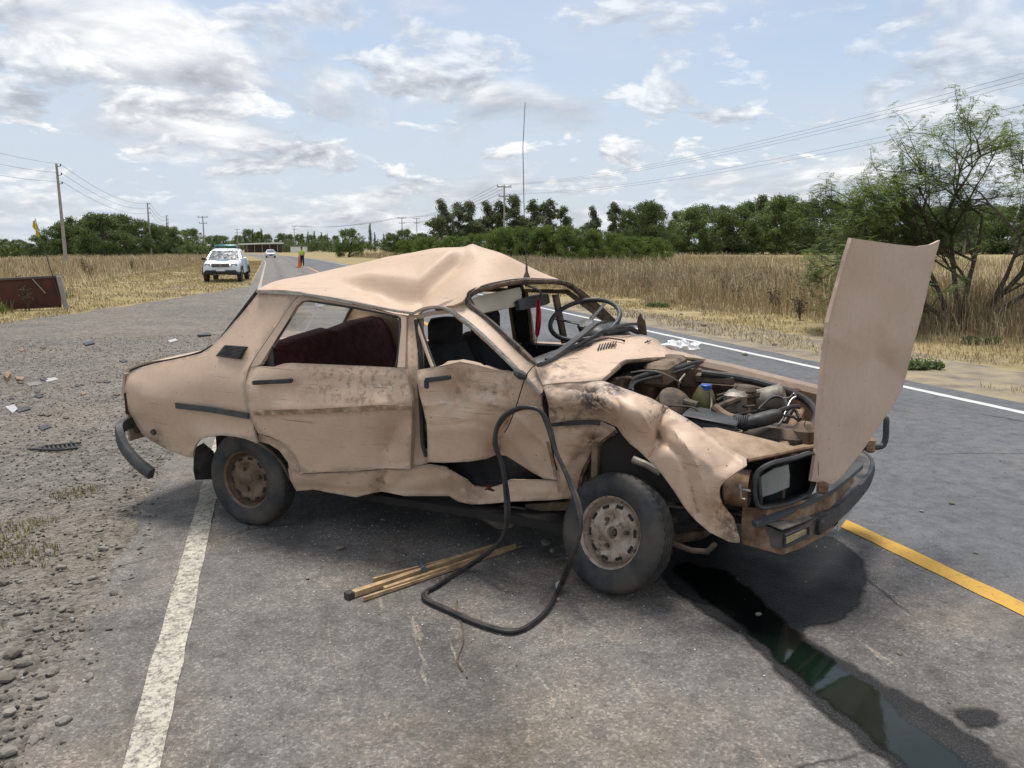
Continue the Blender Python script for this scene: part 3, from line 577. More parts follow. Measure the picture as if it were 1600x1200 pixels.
for px, d, top in [(62, 140, 366), (95, 128, 350), (128, 132, 340), (160, 118, 333), (196, 126, 335), (228, 134, 345), (252, 140, 352), (30, 165, 374), (5, 150, 372), (110, 150, 346), (182, 150, 340)]:
    plant('broad', i % 3, px, d, top, 'dense dark broadleaf tree in the clump behind the left power line' if d > 127 else 'tallest dark domed tree at the front of the clump behind the left power line', 'dark trees behind the left power line', 1.25); i += 1
for px, d, top in [(268, 170, 352), (298, 185, 357), (335, 230, 366), (350, 240, 368)]: plant('far', i % 2, px, d, top, 'round green tree behind the parked pickup', 'round trees behind the pickup', 1.2); i += 1
for px, top in [(372, 366), (390, 358), (404, 360), (418, 366), (440, 363), (452, 366), (470, 364), (488, 367), (506, 366), (524, 368)]: plant('far', i % 2, px, 430 + (i * 37) % 60, top, 'hazy green tree beyond the far bend of the road', 'far trees beyond the bend', .9); i += 1
for px, top in [(396, 357), (410, 356), (482, 361), (492, 360), (503, 362), (512, 364), (579, 348), (586, 362), (600, 364)]: plant('poplar', 0, px, 360 + (i * 53) % 80, top, 'slender poplar beyond the far bend of the road', 'far poplars', .8); i += 1
for px, d, top, w in [(545, 150, 357, 1.0), (612, 190, 362, .9), (632, 190, 358, .9), (655, 180, 362, .9)]: plant('far', i % 2, px, d, top, 'round green bush tree standing beyond the road in the dry field', 'bush trees in the field', w * 1.2); i += 1
for px, d, top in [(692, 165, 310), (718, 170, 322), (738, 168, 318), (762, 175, 313), (782, 172, 320), (808, 170, 309), (832, 170, 311), (856, 172, 317), (878, 176, 326)]: plant('euc', i % 3, px, d, top, ('tall eucalyptus standing at the outer end of the grove away from the wide crossarm pole' if px < 700 else 'sparse eucalyptus in the grove behind the feathery shrubs'), 'eucalyptus behind the shrubs', 1.15); i += 1
for px, d, top in [(926, 165, 321), (958, 165, 322), (1008, 160, 315), (985, 170, 330), (1020, 170, 320)]: plant('broad' if px > 980 else 'euc', i % 3, px, d, top, ('dark round tree behind the right end of the shrub thicket' if px > 980 else 'dark ragged eucalyptus standing apart between the grove and the round tree'), 'dark trees behind the thicket', .95); i += 1
for px, d, top in [(715, 88, 366), (755, 84, 362), (795, 80, 352), (832, 78, 350), (868, 76, 348), (905, 78, 352), (945, 80, 360), (985, 84, 366), (1018, 86, 368), (672, 100, 368), (640, 110, 372)]: plant('shrub', i % 2, px, d, top, ('low feathery shrub at the thin end of the thicket towards the road' if px < 730 else 'tall broad feathery shrub in the middle of the thicket beyond the dry grass' if px < 920 else 'low feathery shrub at the end of the thicket below the dark round trees'), 'feathery shrubs in the thicket', .95); i += 1
for px, top in [(1052, 333), (1075, 325), (1098, 321), (1122, 326), (1146, 318), (1168, 316), (1192, 309), (1214, 307), (1238, 312), (1262, 316), (1288, 312), (1314, 318), (1340, 315), (1366, 322), (1392, 316), (1420, 320), (1448, 318), (1476, 322), (1506, 316), (1536, 320), (1566, 318), (1594, 322)]:
    kk = 'euc' if i % 3 == 0 else ('broad' if i % 4 == 1 else 'far'); plant(kk, i % 2, px, 205 + (i * 29) % 45, top, {'euc': 'tall thin eucalyptus in the tree line behind the far field', 'broad': 'dark dense tree in the tree line behind the far field', 'far': 'mid green tree in the tree line behind the far field'}[kk], 'tree line behind the far field', 1.15); i += 1
# low undergrowth below the tree line, a mass nobody could count
ug = []
for px in range(1040, 1640, 6): p = gd(px, 388, 215 + 20 * random.random()); ug.append((p.x, p.y, random.uniform(.8, 3.2), random.uniform(1.6, 3.0)))
for px in range(-40, 330, 7): p = gd(px, 388, 138 + 20 * random.random()); ug.append((p.x, p.y, random.uniform(.5, 1.8), random.uniform(1.0, 2.0)))
for px in range(360, 700, 8): p = gd(px, 388, 330 + 60 * random.random()); ug.append((p.x, p.y, random.uniform(.8, 3.5), random.uniform(2.0, 4.0)))
tag(leaves(ug, 52000, .38, LD, 'undergrowth', None), 'dark leafy undergrowth along the foot of the tree lines', 'undergrowth', None, 'stuff')
# the open-crowned thorn tree on the right
def thorn_tree():
    random.seed(5); base = Vector((9.2, 15.6, 0)); t = thing('thorn_tree', 'open feathery thorn tree with dark branching stems in the dry grass', 'tree', base); wood = MB(); tw = []
    def grow(p, d, L_, r, lev):
        n = 5; pts = [p]; q = p.copy(); dd = d.copy()
        for i in range(n):
            dd = (dd + Vector((random.uniform(-1, 1), random.uniform(-1, 1), random.uniform(-.5, .75))) * (.16 + .05 * lev)).normalized(); q = q + dd * L_ / n; pts.append(q.copy())
        wood.tube(pts, [r * (1 - .62 * i / n) for i in range(n + 1)], 6 if lev < 2 else 4)
        if lev >= 3: tw.append((pts, dd)); return
        for i in range((5, 5, 3)[lev]):
            k = random.randint(2, n); a = random.uniform(0, 6.28); x, y = perp(dd); nd = (dd * random.uniform(.5, .9) + (x * math.cos(a) + y * math.sin(a)) * random.uniform(.55, 1.0) + Vector((0, 0, .12))).normalized()
            grow(pts[k], nd, L_ * random.uniform(.5, .72), r * .5, lev + 1)
        tw.append((pts[3:], dd))
    for a, e, L_ in [(2.9, 1.0, 3.0), (1.9, 1.3, 3.1), (3.4, .62, 2.6), (.3, .9, 3.0), (5.3, .95, 2.6), (1.0, 1.2, 3.1), (2.6, .7, 2.9), (0., .65, 3.0)]:
        grow(base + Vector((math.cos(a) * .12, math.sin(a) * .12, 0)), Vector((math.cos(a) * math.cos(e), math.sin(a) * math.cos(e), math.sin(e))), L_ * .80, .062, 0)
    obj('trunk', wood, M_bark, t); V = []
    for pts, dd in tw:
        for p in pts[1:]:
            low = max(0, 1 - p.z / 2.6)
            for j in range(random.choice((3, 4, 5)) + int(1.5 * low)):
                a = random.random() * 6.28; sd = Vector((math.cos(a), math.sin(a), random.uniform(-.55, .3))).normalized(); c = p + Vector((random.gauss(0, .07), random.gauss(0, .07), random.gauss(0, .07))); Ls = random.uniform(.12, .24); x = sd.cross(Vector((0, 0, 1))).normalized()
                for k in range(7):          # a pinnate spray: leaflet pairs along the rib
                    q = c + sd * (Ls * k / 7) + Vector((0, 0, -.05 * (k / 7) ** 2))
                    for s in (-1, 1):
                        tip = q + x * (s * random.uniform(.032, .056)) + sd * .014 + Vector((0, 0, random.uniform(-.014, .006))); V.append([q, (q + tip) / 2 + sd * .012, tip, (q + tip) / 2 - sd * .012])
    V = np.array([[tuple(p) for p in q] for q in V]); F = (np.arange(len(V)) * 4)[:, None] + [0, 1, 2, 3]
    fast('crown', V.reshape(-1, 3), F, leaf_mat('feathery_thorn_leaf', (.115, .165, .052), (.235, .295, .105), (.30, .32, .15)), t, base); print('thorn leaflets', len(V))
thorn_tree()
# thistles and weeds standing out of the grass
M_weed = plain('dry_thistle', (.085, .075, .045), .9, .4, 20); M_weedg = plain('green_weed', (.055, .075, .03), .9, .4, 20)
def thistle(px, py, hgt, label, green=False, dn=0.0):
    p = gz(px, py); m = MB(); h = MB(); t = thing('thistle', label, 'plant', p, 'thistles along the verge')
    for i in range(random.randint(3, 6)):
        a = random.random() * 6.28; e = p + Vector((math.cos(a) * .28 * hgt * random.random(), math.sin(a) * .2, hgt * random.uniform(.65, 1))); pts = limb(m, p, e, .012, .004, 5, 5, .06)
        for q in pts[2:]:
            for j in range(4):
                b = random.random() * 6.28; f = q + Vector((math.cos(b) * .12, math.sin(b) * .12, random.uniform(.03, .13))); m.tube([q, f], [.004, .002], 4); h.ball(f, random.uniform(.012, .022), 6, 4)
                g_ = Vector((math.cos(b + 1), math.sin(b + 1), .2)) * random.uniform(.06, .13); y = g_.cross(Vector((0, 0, 1))).normalized() * .018; m.add([q, q + g_ / 2 + y, q + g_, q + g_ / 2 - y], [(0, 1, 2, 3)])
    obj('stem', m, M_weedg if green else M_weed, t); obj('seed_heads', h, M_weed, t)['kind'] = 'stuff'
for px, py, hh, gr in [(1262, 488, 1.0, 1), (1290, 486, 1.15, 0), (1212, 488, .6, 0), (1131, 470, .75, 1), (1172, 470, .8, 1), (1115, 452, .75, 0), (1196, 452, .9, 1), (1080, 446, .6, 1), (1152, 476, .5, 0), (1010, 437, .75, 0), (1250, 500, .5, 0), (1302, 470, .9, 0)]:
    thistle(px, py, hh, 'branching thistle with round seed heads in front of the tall straw grass', bool(gr))
for px, py, hh in [(8, 478, .7), (18, 484, .85), (38, 480, .75), (46, 486, .6), (135, 432, 1.0), (142, 436, .8), (206, 424, .8)]: thistle(px, py, hh, 'dry weed stalk with seed heads on the left verge near the rusty panel', hh > .7)
for px, py, r in [(1535, 538, .3), (1440, 577, .22), (1028, 480, .25)]:
    p = gz(px, py); tag(leaves([(p.x + random.uniform(-r, r), p.y + random.uniform(-r, r) * .5, .05, .09) for _ in range(14)], 900, .035, LM, 'weed_patch', None), 'low green weed patch creeping over the far verge', 'weed', 'low weed patches', None)
# ------------------------------------------------------------------ the wrecked saloon
W = thing('wrecked_car', 'crushed beige four door saloon with its bonnet standing open on the road', 'car', CB)
def cp(*a): return car(*a)
def panel(name, poly, vp, mat=M_paint, t=.012, sp=7., creases=(), wr=.0012, wf=9., parent=None, sm=0, back=True, toward=CAMP, sharp=50, fold=0, ff=38.):
    """sheet-metal panel: outline measured on the photograph, every point set at its own depth v across the car"""
    if sm: poly = smooth_poly(poly, sm, True)
    f = (lambda x, y: vp) if isinstance(vp, (int, float)) else RBF(vp)
    P, Fc = fill2d(poly, sp); V = []
    for x, y in P:
        v = f(x, y)
        for pl, dep, wid in creases: v += dep * math.exp(-segdist((x, y), pl) / wid)
        if fold: v += fold * (.55 - 2.2 * abs(noise.noise(Vector((x / ff, y / ff * 1.2, len(poly) * 1.7)))) ) + fold * .4 * abs(noise.noise(Vector((x / ff * 2.6, y / ff * 2.6, 3.3))))
        V.append(pv(x, y, v))
    return obj(name, shell(V, Fc, t, toward, wr, wf, back), mat, parent or W, sharp=sharp)
def cpanel(name, poly, lift, mat=M_paint, t=.012, sp=.05, toward=(0, 0, 50), wr=.001, parent=None, wf=9., sharp=50):
    P, Fc = fill2d(poly, sp); return obj(name, shell([lift(*p) for p in P], Fc, t, toward, wr, wf), mat, parent or W, sharp=sharp)
def strip_px(name, pts, r, mat, parent=None, n=8, sub=5, flat=None):
    p = [pv(*q) for q in pts]; p = [Vector(q) for q in smooth_poly([tuple(x) for x in p], sub)] if sub > 1 else p
    if isinstance(r, list) and len(r) != len(p): r = list(np.interp(np.linspace(0, 1, len(p)), np.linspace(0, 1, len(r)), r))
    return obj(name, MB().tube(p, r, n, flat=flat), mat, parent or W)
def tube_car(name, pts, r, mat, parent=None, n=8, sub=5):
    p = [tuple(cp(*q)) for q in pts]; return obj(name, MB().tube(smooth_poly(p, sub) if sub > 1 else p, r, n), mat, parent or W)
def sweep(mb, pts, prof, up=(0, 0, 1), cap=True):
    pts = [Vector(p) for p in pts]; rings = []
    for i, p in enumerate(pts):
        d = (pts[min(i + 1, len(pts) - 1)] - pts[max(i - 1, 0)]).normalized(); s = d.cross(Vector(up)).normalized(); u = s.cross(d); rings.append([p + s * a + u * b for a, b in prof])
    return mb.loft(rings, cap)
UX = Vector((CU[0], CU[1], 0)); VX = Vector((CW[0], CW[1], 0)); ZX = Vector((0, 0, 1))
def cbox(mb, c, d, bev=.0, X=None, Y=None): return mb.box(cp(*c), d, X or UX, Y or VX, ZX if not X else None, bev)
# --- near side panels
DR = [(389, 576), (384, 590), (383, 606), (386, 633), (390, 647), (395, 661), (402, 678)]                # rear edge of the rear door
QV = [(404, 456, .25), (466, 459, .25), (345, 530, .135), (395, 570, .06), (432, 515, .165), (332, 542, .11), (280, 560, .09), (240, 568, .09), (203, 581, .13), (385, 600, .012), (300, 600, .012), (235, 600, .028), (205, 600, .07), (192, 600, .12), (192, 618, .12), (386, 633, .0), (290, 634, .0), (225, 634, .018), (199, 640, .10), (395, 668, .012), (320, 660, .015), (310, 690, .022), (250, 690, .055), (215, 663, .10), (298, 713, .05), (346, 672, .014), (346, 681, .004), (311, 688, .006), (402, 691, .008), (270, 668, .03)]
quarter = panel('rear_quarter_panel', [(404, 457), (382, 485), (362, 508), (346, 526), (338, 534), (332, 540), (314, 552), (280, 560), (241, 568), (219, 574), (200, 581), (193, 585), (191, 596), (190, 609), (191, 617), (196, 631), (202, 644), (208, 653), (211, 660), (215, 667), (222, 678), (236, 689), (252, 698), (272, 707), (291, 714), (301, 715), (302, 705), (306, 694), (312, 687), (324, 682.4), (346, 680), (368, 682.4), (384, 686), (402, 693)] + DR[::-1][1:-1] + [(387.5, 577), (400, 555), (421, 525), (441.5, 495), (456, 473), (466, 461)],
                QV, sp=6.5, creases=[([(196, 617), (275, 627), (385, 640)], -.006, 8), ([(300, 713), (303, 697), (314, 685), (346, 677), (384, 682)], -.010, 4), ([(449, 459), (404, 530), (390, 556)], -.008, 5), ([(215, 655), (250, 672), (268, 700)], .014, 7)], wr=.001, t=.012)
# rear door
DV = [(389, 576, .055), (457, 568, .05), (516, 570, .055), (574, 573, .06), (632, 576, .07), (384, 600, .012), (383, 640, .0), (450, 610, .02), (530, 610, .025), (600, 612, .04), (640, 606, .06), (402, 678, .012), (450, 640, -.002), (530, 638, .002), (600, 634, .015), (643, 632, .045), (450, 680, .01), (530, 680, .012), (585, 670, .03), (620, 690, .115), (600, 700, .085), (642, 688, .085), (470, 738, .04), (530, 735, .035), (580, 720, .06), (603, 731, .075), (641, 733, .10), (640, 660, .075)]
rdoor = panel('rear_door', [(389, 577), (396, 567), (405, 572), (428, 573), (443, 568), (457, 567), (516, 569.5), (574, 572), (632, 575), (636, 586), (640, 606), (643.5, 627), (644, 638), (642.6, 688), (641, 733), (603, 731.5), (574, 734), (516, 737), (470, 740), (465, 720), (454, 704), (440, 691), (422, 682), (403, 677)] + DR[::-1][1:-1],
              DV, t=.03, sp=6.5, creases=[([(392, 642), (520, 640), (600, 633), (643, 636)], -.010, 5), ([(600, 735), (598, 715), (604, 690), (625, 660)], .022, 8), ([(600, 728), (643, 724)], .012, 6), ([(616, 648), (632, 680), (636, 700)], -.014, 6), ([(400, 584), (632, 588)], -.004, 5)], wr=.0016, fold=.005, ff=60)
rframe = panel('window_frame', [(389, 575), (402, 554), (422.5, 524.5), (443, 494), (457.5, 472), (468, 461), (480, 461.5), (510, 468), (545, 474), (574, 481), (603, 488), (627, 492.5), (635, 495), (633, 574), (621, 574), (627, 510), (626.5, 497), (621, 493), (597, 488), (559, 480), (516, 473), (481, 468.5), (472, 470), (463, 478), (446, 507), (421, 546), (407, 569)],
               [(389, 576, .055), (468, 461, .245), (480, 464, .243), (545, 476, .235), (627, 493, .22), (635, 497, .215), (633, 574, .075), (621, 574, .07), (407, 569, .06), (440, 512, .165)], t=.022, sp=6, parent=rdoor, wr=.0004)
strip_px('window_seal', [(408, 569, .085), (422, 547, .115), (447, 508, .18), (464, 479, .24), (473, 471, .25), (483, 470, .25), (516, 475, .245), (560, 482, .24), (598, 489, .23), (620, 495, .23), (625, 500, .22), (624, 540, .15), (619, 574, .09)], .007, M_rubber, rdoor, 6, 3)
panel('quarter_glass', [(409, 571), (426, 545), (428, 572)], .10, M_blackpl, t=.006, sp=9, parent=rdoor, wr=0)
strip_px('glass_divider', [(427, 573, .085), (426, 540, .125), (425.5, 530, .14)], .006, M_rubber, rdoor, 6, 1)
panel('trim_adhesive', [(394, 641.5), (470, 639.5), (540, 636), (600, 632), (643, 634.5), (643.5, 641), (600, 641), (540, 644), (470, 647), (396, 649)], [(a, b, c - .024) for a, b, c in [(x, y + q, z) for q in (-8, 0, 8) for x, y, z in [(394, 645, .0), (450, 643, -.002), (530, 640, .002), (600, 636, .015), (643, 637, .045)]]], M_residue, t=.004, sp=5, parent=rdoor, wr=.003, wf=22)
def handle(pa, pb, v, parent, knob, broken=False):
    a, b = pv(*pa, v - .035), pv(*pb, v - .035); h = obj('door_handle', sweep(MB(), [a, a.lerp(b, .15), a.lerp(b, .85), b], [(-.008, -.012), (.009, -.012), (.011, .0), (.009, .012), (-.008, .012)]), M_blackpl, parent)
    for k in (.06, .94): obj('handle_mount', MB().box(a.lerp(b, k) + VX * .016, (.024, .03, .022), UX, VX, ZX, .004), M_blackpl, h)
    if knob: obj('lock_button', MB().lathe([(0, .012), (.008, .012), (.011, .008), (.011, 0)], a.lerp(b, -.02) + VX * .004, -VX, 14), M_chrome, h)
    if broken: obj('broken_lock', MB().box(a.lerp(b, -.02) + VX * .012 - ZX * .02, (.03, .03, .05), UX, VX, ZX, .006), M_blackpl, h)
handle((397, 598), (454, 595), .022, rdoor, True)
# sill below the doors
SV = [(450, 732, .05), (470, 740, .05), (455, 752, .065), (463, 766, .09), (516, 740, .05), (520, 768, .10), (574, 736, .07), (600, 738, .10), (556, 776, .11), (590, 765, .12), (643, 733, .12), (632, 773, .15), (700, 736, .15), (702, 772, .21), (731, 750, .24), (737, 786, .28), (766, 763, .30), (790, 752, .30), (795, 782, .27), (847, 750, .24), (871, 752, .25), (871, 781, .27), (897, 752, .30), (894, 778, .31)]
sill = panel('sill', [(450, 732), (470, 741), (516, 739), (574, 736), (603, 733), (620, 734), (643, 732.5), (672, 728), (707, 736), (731, 749), (742, 761), (766, 762), (783, 757), (795, 750), (847, 750), (871, 751), (897, 750), (899, 776), (871, 781), (795, 784), (766, 787), (737, 788), (716, 784), (702, 775), (632, 775), (597, 768), (580, 771), (556, 777), (516, 770), (489, 765), (463, 767), (453, 749)],
             SV, t=.02, sp=4.5, creases=[([(606, 735), (588, 752), (594, 770)], .02, 3), ([(690, 738), (718, 760), (738, 766)], .022, 3), ([(742, 764), (770, 772), (800, 768), (870, 768)], -.012, 3), ([(760, 766), (748, 786)], .016, 3), ([(455, 760), (560, 768), (640, 767), (702, 766), (730, 782)], .012, 4), ([(604, 732), (596, 750), (590, 772)], .03, 6), ([(700, 742), (726, 762), (734, 786)], -.03, 7), ([(735, 752), (748, 775)], .025, 6)], wr=.002, wf=14, fold=.010, ff=44)
panel('dog_leg_flange', [(403, 678), (423, 684), (441, 693), (456, 707), (466, 724), (469, 741), (452, 734), (450, 722), (436, 704), (420, 694), (404, 690)], [(403, 680, .04), (452, 735, .06), (466, 722, .055), (430, 690, .045)], M_paint, t=.02, sp=6, wr=.002)
strip_px('arch_lip', [(404, 693, .02), (420, 703, .05), (436, 718, .06), (447, 735, .07), (453, 748, .08)], .008, M_grime, None, 6, 3)
# B pillar with its torn seam
panel('door_pillar', [(632, 497), (640, 491), (651, 492), (653, 560), (653, 585), (657, 612), (663, 640), (667, 700), (668, 724), (644, 730), (646, 640), (642, 606), (634, 576)], [(632, 497, .235), (651, 492, .235), (653, 575, .115), (634, 576, .105), (644, 640, .10), (663, 640, .13), (668, 724, .16), (645, 728, .14)], t=.05, sp=6, wr=.003, wf=18, creases=[([(644, 500), (645, 575), (654, 640), (656, 720)], .02, 4)])
strip_px('door_seal', [(655, 600, .11), (658, 640, .11), (660, 690, .12), (666, 714, .12)], .011, M_rubber, None, 8, 3)
strip_px('pillar_seal', [(650, 500, .21), (655, 540, .16), (659, 575, .12), (662, 640, .14), (666, 700, .16)], .012, M_dark, None, 6, 3)
# front door, pushed in
FV = [(652, 578, .085), (693, 572, .09), (719, 567, .085), (745, 571, .09), (777, 579, .095), (806, 581, .10), (836, 603, .10), (846, 615, .10), (653, 600, .06), (661, 638, .07), (690, 600, .10), (715, 612, .15), (740, 600, .11), (790, 610, .09), (700, 640, .075), (740, 636, .085), (790, 640, .11), (848, 640, .13), (668, 690, .075), (700, 690, .09), (740, 690, .12), (668, 722, .09), (700, 723, .105), (731, 721, .13), (760, 714, .19), (765, 690, .17), (778, 706, .27), (800, 672, .15), (820, 690, .18), (858, 670, .16), (792, 712, .26), (810, 722, .25), (830, 735, .235), (850, 746, .23), (861, 700, .18), (870, 748, .20), (840, 715, .20)]
fdoor = panel('front_door', [(652, 578), (693, 571), (719, 565), (745, 570), (777, 578.5), (795, 582), (806, 580), (821, 587), (836, 604), (846, 616), (847, 632), (849, 641), (857, 670), (860, 697), (868, 735), (871, 750), (850, 748), (830, 737), (810, 724), (792, 713), (777, 710), (760, 717), (731, 721.5), (693, 723), (668, 722), (668, 691), (666.5, 662), (661, 638), (655, 615), (652.5, 597)],
              FV, t=.03, sp=4.5, creases=[([(704, 576), (726, 604), (790, 618)], .02, 3), ([(752, 572), (742, 604), (700, 640)], -.014, 3), ([(790, 590), (800, 640), (777, 700)], .02, 3), ([(800, 645), (832, 676), (856, 700)], -.016, 3.5), ([(670, 664), (740, 660), (782, 676)], .010, 3), ([(846, 640), (800, 646), (772, 640)], .012, 3), ([(660, 634), (710, 628), (752, 627), (800, 640)], -.020, 6), ([(800, 644), (782, 680), (777, 708)], .030, 9), ([(704, 584), (716, 610), (735, 630)], .022, 8), ([(835, 650), (845, 700), (862, 745)], .014, 6), ([(757, 575), (752, 600), (775, 640)], -.014, 8), ([(812, 700), (840, 742)], -.018, 8)], wr=.002, wf=8, fold=.010, ff=75)
handle((666, 594), (700, 590), .10, fdoor, False, True)
strip_px('window_bar', [(649, 498, .22), (660, 530, .17), (669, 556, .13), (676, 574, .10)], .010, M_paint, fdoor, 6, 2)
strip_px('bar_seal', [(653, 499, .235), (664, 530, .185), (673, 556, .145), (680, 574, .115)], .008, M_rubber, fdoor, 6, 2)
panel('window_frame', [(648, 497), (655, 491), (672, 487), (700, 484.5), (709, 489), (700, 490), (674, 493), (656, 498)], [(648, 497, .23), (672, 488, .24), (709, 489, .25), (656, 498, .235)], t=.02, sp=5, parent=fdoor, wr=0)
strip_px('mirror_stub', [(806, 582, .08), (814, 586, .06), (822, 589, .06)], [.016, .024, .016], M_blackpl, fdoor, 8, 1)
# --- roof, buckled up into a ridge
RZ = [(.03, .25, 1.41), (.33, .25, 1.405), (.57, .25, 1.38), (.83, .25, 1.35), (1.11, .25, 1.315), (1.16, .25, 1.335), (1.27, .25, 1.35), (1.38, .27, 1.375), (1.39, .3, 1.405), (1.43, .35, 1.445), (1.48, .5, 1.475), (1.52, .7, 1.478), (1.54, .95, 1.468), (1.58, 1.2, 1.455), (1.6, 1.37, 1.42),
      (.0, .45, 1.455), (-.02, .8, 1.475), (.0, 1.1, 1.46), (.02, 1.37, 1.41), (.6, 1.37, 1.41), (1.2, 1.37, 1.42), (.2, .8, 1.528), (.55, .8, 1.596), (.91, .8, 1.645), (1.16, .8, 1.630), (1.26, .8, 1.622), (1.38, .8, 1.60), (.3, .34, 1.45), (.55, .34, 1.435), (.8, .34, 1.41), (.3, .55, 1.49), (.5, .52, 1.485), (.72, .52, 1.485), (.95, .5, 1.475), (1.0, .6, 1.535), (.85, .36, 1.40), (1.1, .42, 1.425), (1.2, .42, 1.455), (1.3, .42, 1.475), (1.16, .6, 1.55), (1.27, .6, 1.56), (.6, 1.1, 1.55), (1.16, 1.1, 1.585), (1.4, 1.1, 1.54), (1.45, .45, 1.475)]
rz = RBF(RZ, 1.0)
WALL = [(.42, .47), (.55, .455), (.70, .44), (.85, .425), (.97, .415), (1.02, .42), (1.045, .47), (1.07, .56), (1.11, .66), (1.155, .75)]     # foot of the fold: the raised lobe lies to its left
WLEN = [0.]
for a, b in zip(WALL[:-1], WALL[1:]): WLEN.append(WLEN[-1] + math.hypot(b[0] - a[0], b[1] - a[1]))
def wall(u, v):
    best = (9, 0, 0)
    for k, (a, b) in enumerate(zip(WALL[:-1], WALL[1:])):
        dx, dy = b[0] - a[0], b[1] - a[1]; l2 = dx * dx + dy * dy; t = max(0, min(1, ((u - a[0]) * dx + (v - a[1]) * dy) / l2)); ex, ey = u - a[0] - t * dx, v - a[1] - t * dy; d = math.hypot(ex, ey)
        if d < best[0]: best = (d, 1 if dx * ey - dy * ex > 0 else -1, WLEN[k] + t * (WLEN[k + 1] - WLEN[k]))
    return best
def roof_z(u, v):
    z = rz(u, v); d, sg, arc = wall(u, v); w = min(1, arc / .25) * min(1, (WLEN[-1] - arc) / .10)
    z += .050 * math.tanh(sg * d / .03) * math.exp(-(d / .13) ** 2) * w
    z -= .028 * math.exp(-segdist((u, v), [(1.105, .25), (1.10, .33), (1.06, .41)]) / .022)
    z += .052 * math.exp(-math.hypot(u - 1.165, v - .8) / .085)
    return cp(u, v, z)
roof = cpanel('roof', [(.02, .25), (.33, .25), (.57, .25), (.83, .25), (1.11, .25), (1.27, .25), (1.34, .255), (1.385, .275), (1.395, .31), (1.43, .35), (1.48, .5), (1.52, .7), (1.545, .95), (1.58, 1.2), (1.6, 1.37), (1.2, 1.37), (.6, 1.37), (.03, 1.37), (-.02, 1.1), (-.04, .8), (-.02, .45)], roof_z, M_roof, .01, .022, wr=.0010, sharp=60)
def gut(pts): return [pv(a, b, c) for a, b, c in pts]
def trim(name, pts, w, h, mat, parent, sub=4): return obj(name, sweep(MB(), [Vector(p) for p in smooth_poly([tuple(pv(*q)) for q in pts], sub)], [(-w, -h), (w, -h), (w, h), (-w, h)]), mat, parent)
trim('rain_gutter', [(402, 455.5, .235), (440, 456, .235), (466, 457, .235), (480, 460, .235), (520, 466, .235), (580, 478, .235), (620, 486, .235), (647, 489.5, .235)], .012, .006, M_chrome, roof)
trim('rain_gutter', [(648, 489, .235), (661, 482.5, .235), (676, 479.5, .235), (690, 480, .235), (702, 484, .235), (712, 491, .225), (737, 509.5, .19), (766, 536, .15), (804, 574, .10), (830, 600, .08), (846, 616, .07)], .012, .006, M_chrome, roof)
pillar = panel('windscreen_pillar', [(676, 480), (690, 479.5), (702, 483.5), (712, 490), (737, 508), (766, 534), (804, 572), (830, 598), (847, 614), (850, 606), (842, 588), (836, 572), (824, 560), (795, 533), (766, 506), (740, 486), (727, 476), (722, 466), (700, 470)], [(676, 480, .25), (702, 484, .25), (737, 508, .20), (766, 534, .155), (804, 572, .11), (847, 614, .07), (836, 572, .14), (795, 533, .19), (766, 506, .235), (740, 486, .28), (727, 476, .305), (722, 466, .31), (700, 470, .275)], M_paint, t=.04, sp=6, wr=.001, creases=[([(745, 500), (800, 552), (838, 590)], .008, 5)])
rimP = [(838, 572, .16), (826, 559, .165), (801, 536, .195), (767, 505, .25), (745, 487, .29), (734, 476, .31), (732, 464, .325), (743, 455, .36), (779, 445, .5), (812, 440, .7), (846, 439.5, .95), (880, 442, 1.2), (895, 449, 1.33), (910, 463, 1.38), (928, 477, 1.43), (948, 497, 1.48), (968, 520, 1.52)]
M_rimedge = plain('torn_windscreen_channel', (.17, .115, .075), .85, .45, 22, (.035, .028, .024), .9, .6, 60)
wrim = [Vector(p) for p in smooth_poly([tuple(pv(*q)) for q in rimP], 5)]
obj('windscreen_frame', sweep(MB(), wrim, [(-.016, -.014), (.005, -.016), (.017, -.005), (.017, .009), (.003, .015), (-.016, .012)]), M_rimedge, pillar)
obj('windscreen_seal', MB().tube([p + ZX * .012 - VX * .012 for p in wrim[8:]], .0065, 6), M_rubber, pillar)
obj('windscreen_pillar', sweep(MB(), [cp(1.61, 1.37, 1.39), cp(1.75, 1.43, 1.27), cp(1.95, 1.52, 1.06)], [(-.018, -.02), (.018, -.02), (.018, .02), (-.018, .02)]), M_inner, W)
# aerial on the roof
ab = pv(823, 432, .72)
ant = obj('aerial', MB().tube([ab, ab.lerp(pv(818, 230, .72), .5) - UX * .006, pv(817, 230, .72), pv(820.5, 160, .72)], [.003, .0026, .0022, .0018], 6), M_blackpl, W)
obj('aerial_base', MB().lathe([(0, .02), (.006, .018), (.03, .008), (.075, .005), (.08, 0)], ab - ZX * .006, (ab - pv(822.5, 400, .72)) * -1, 12), M_inner, ant)
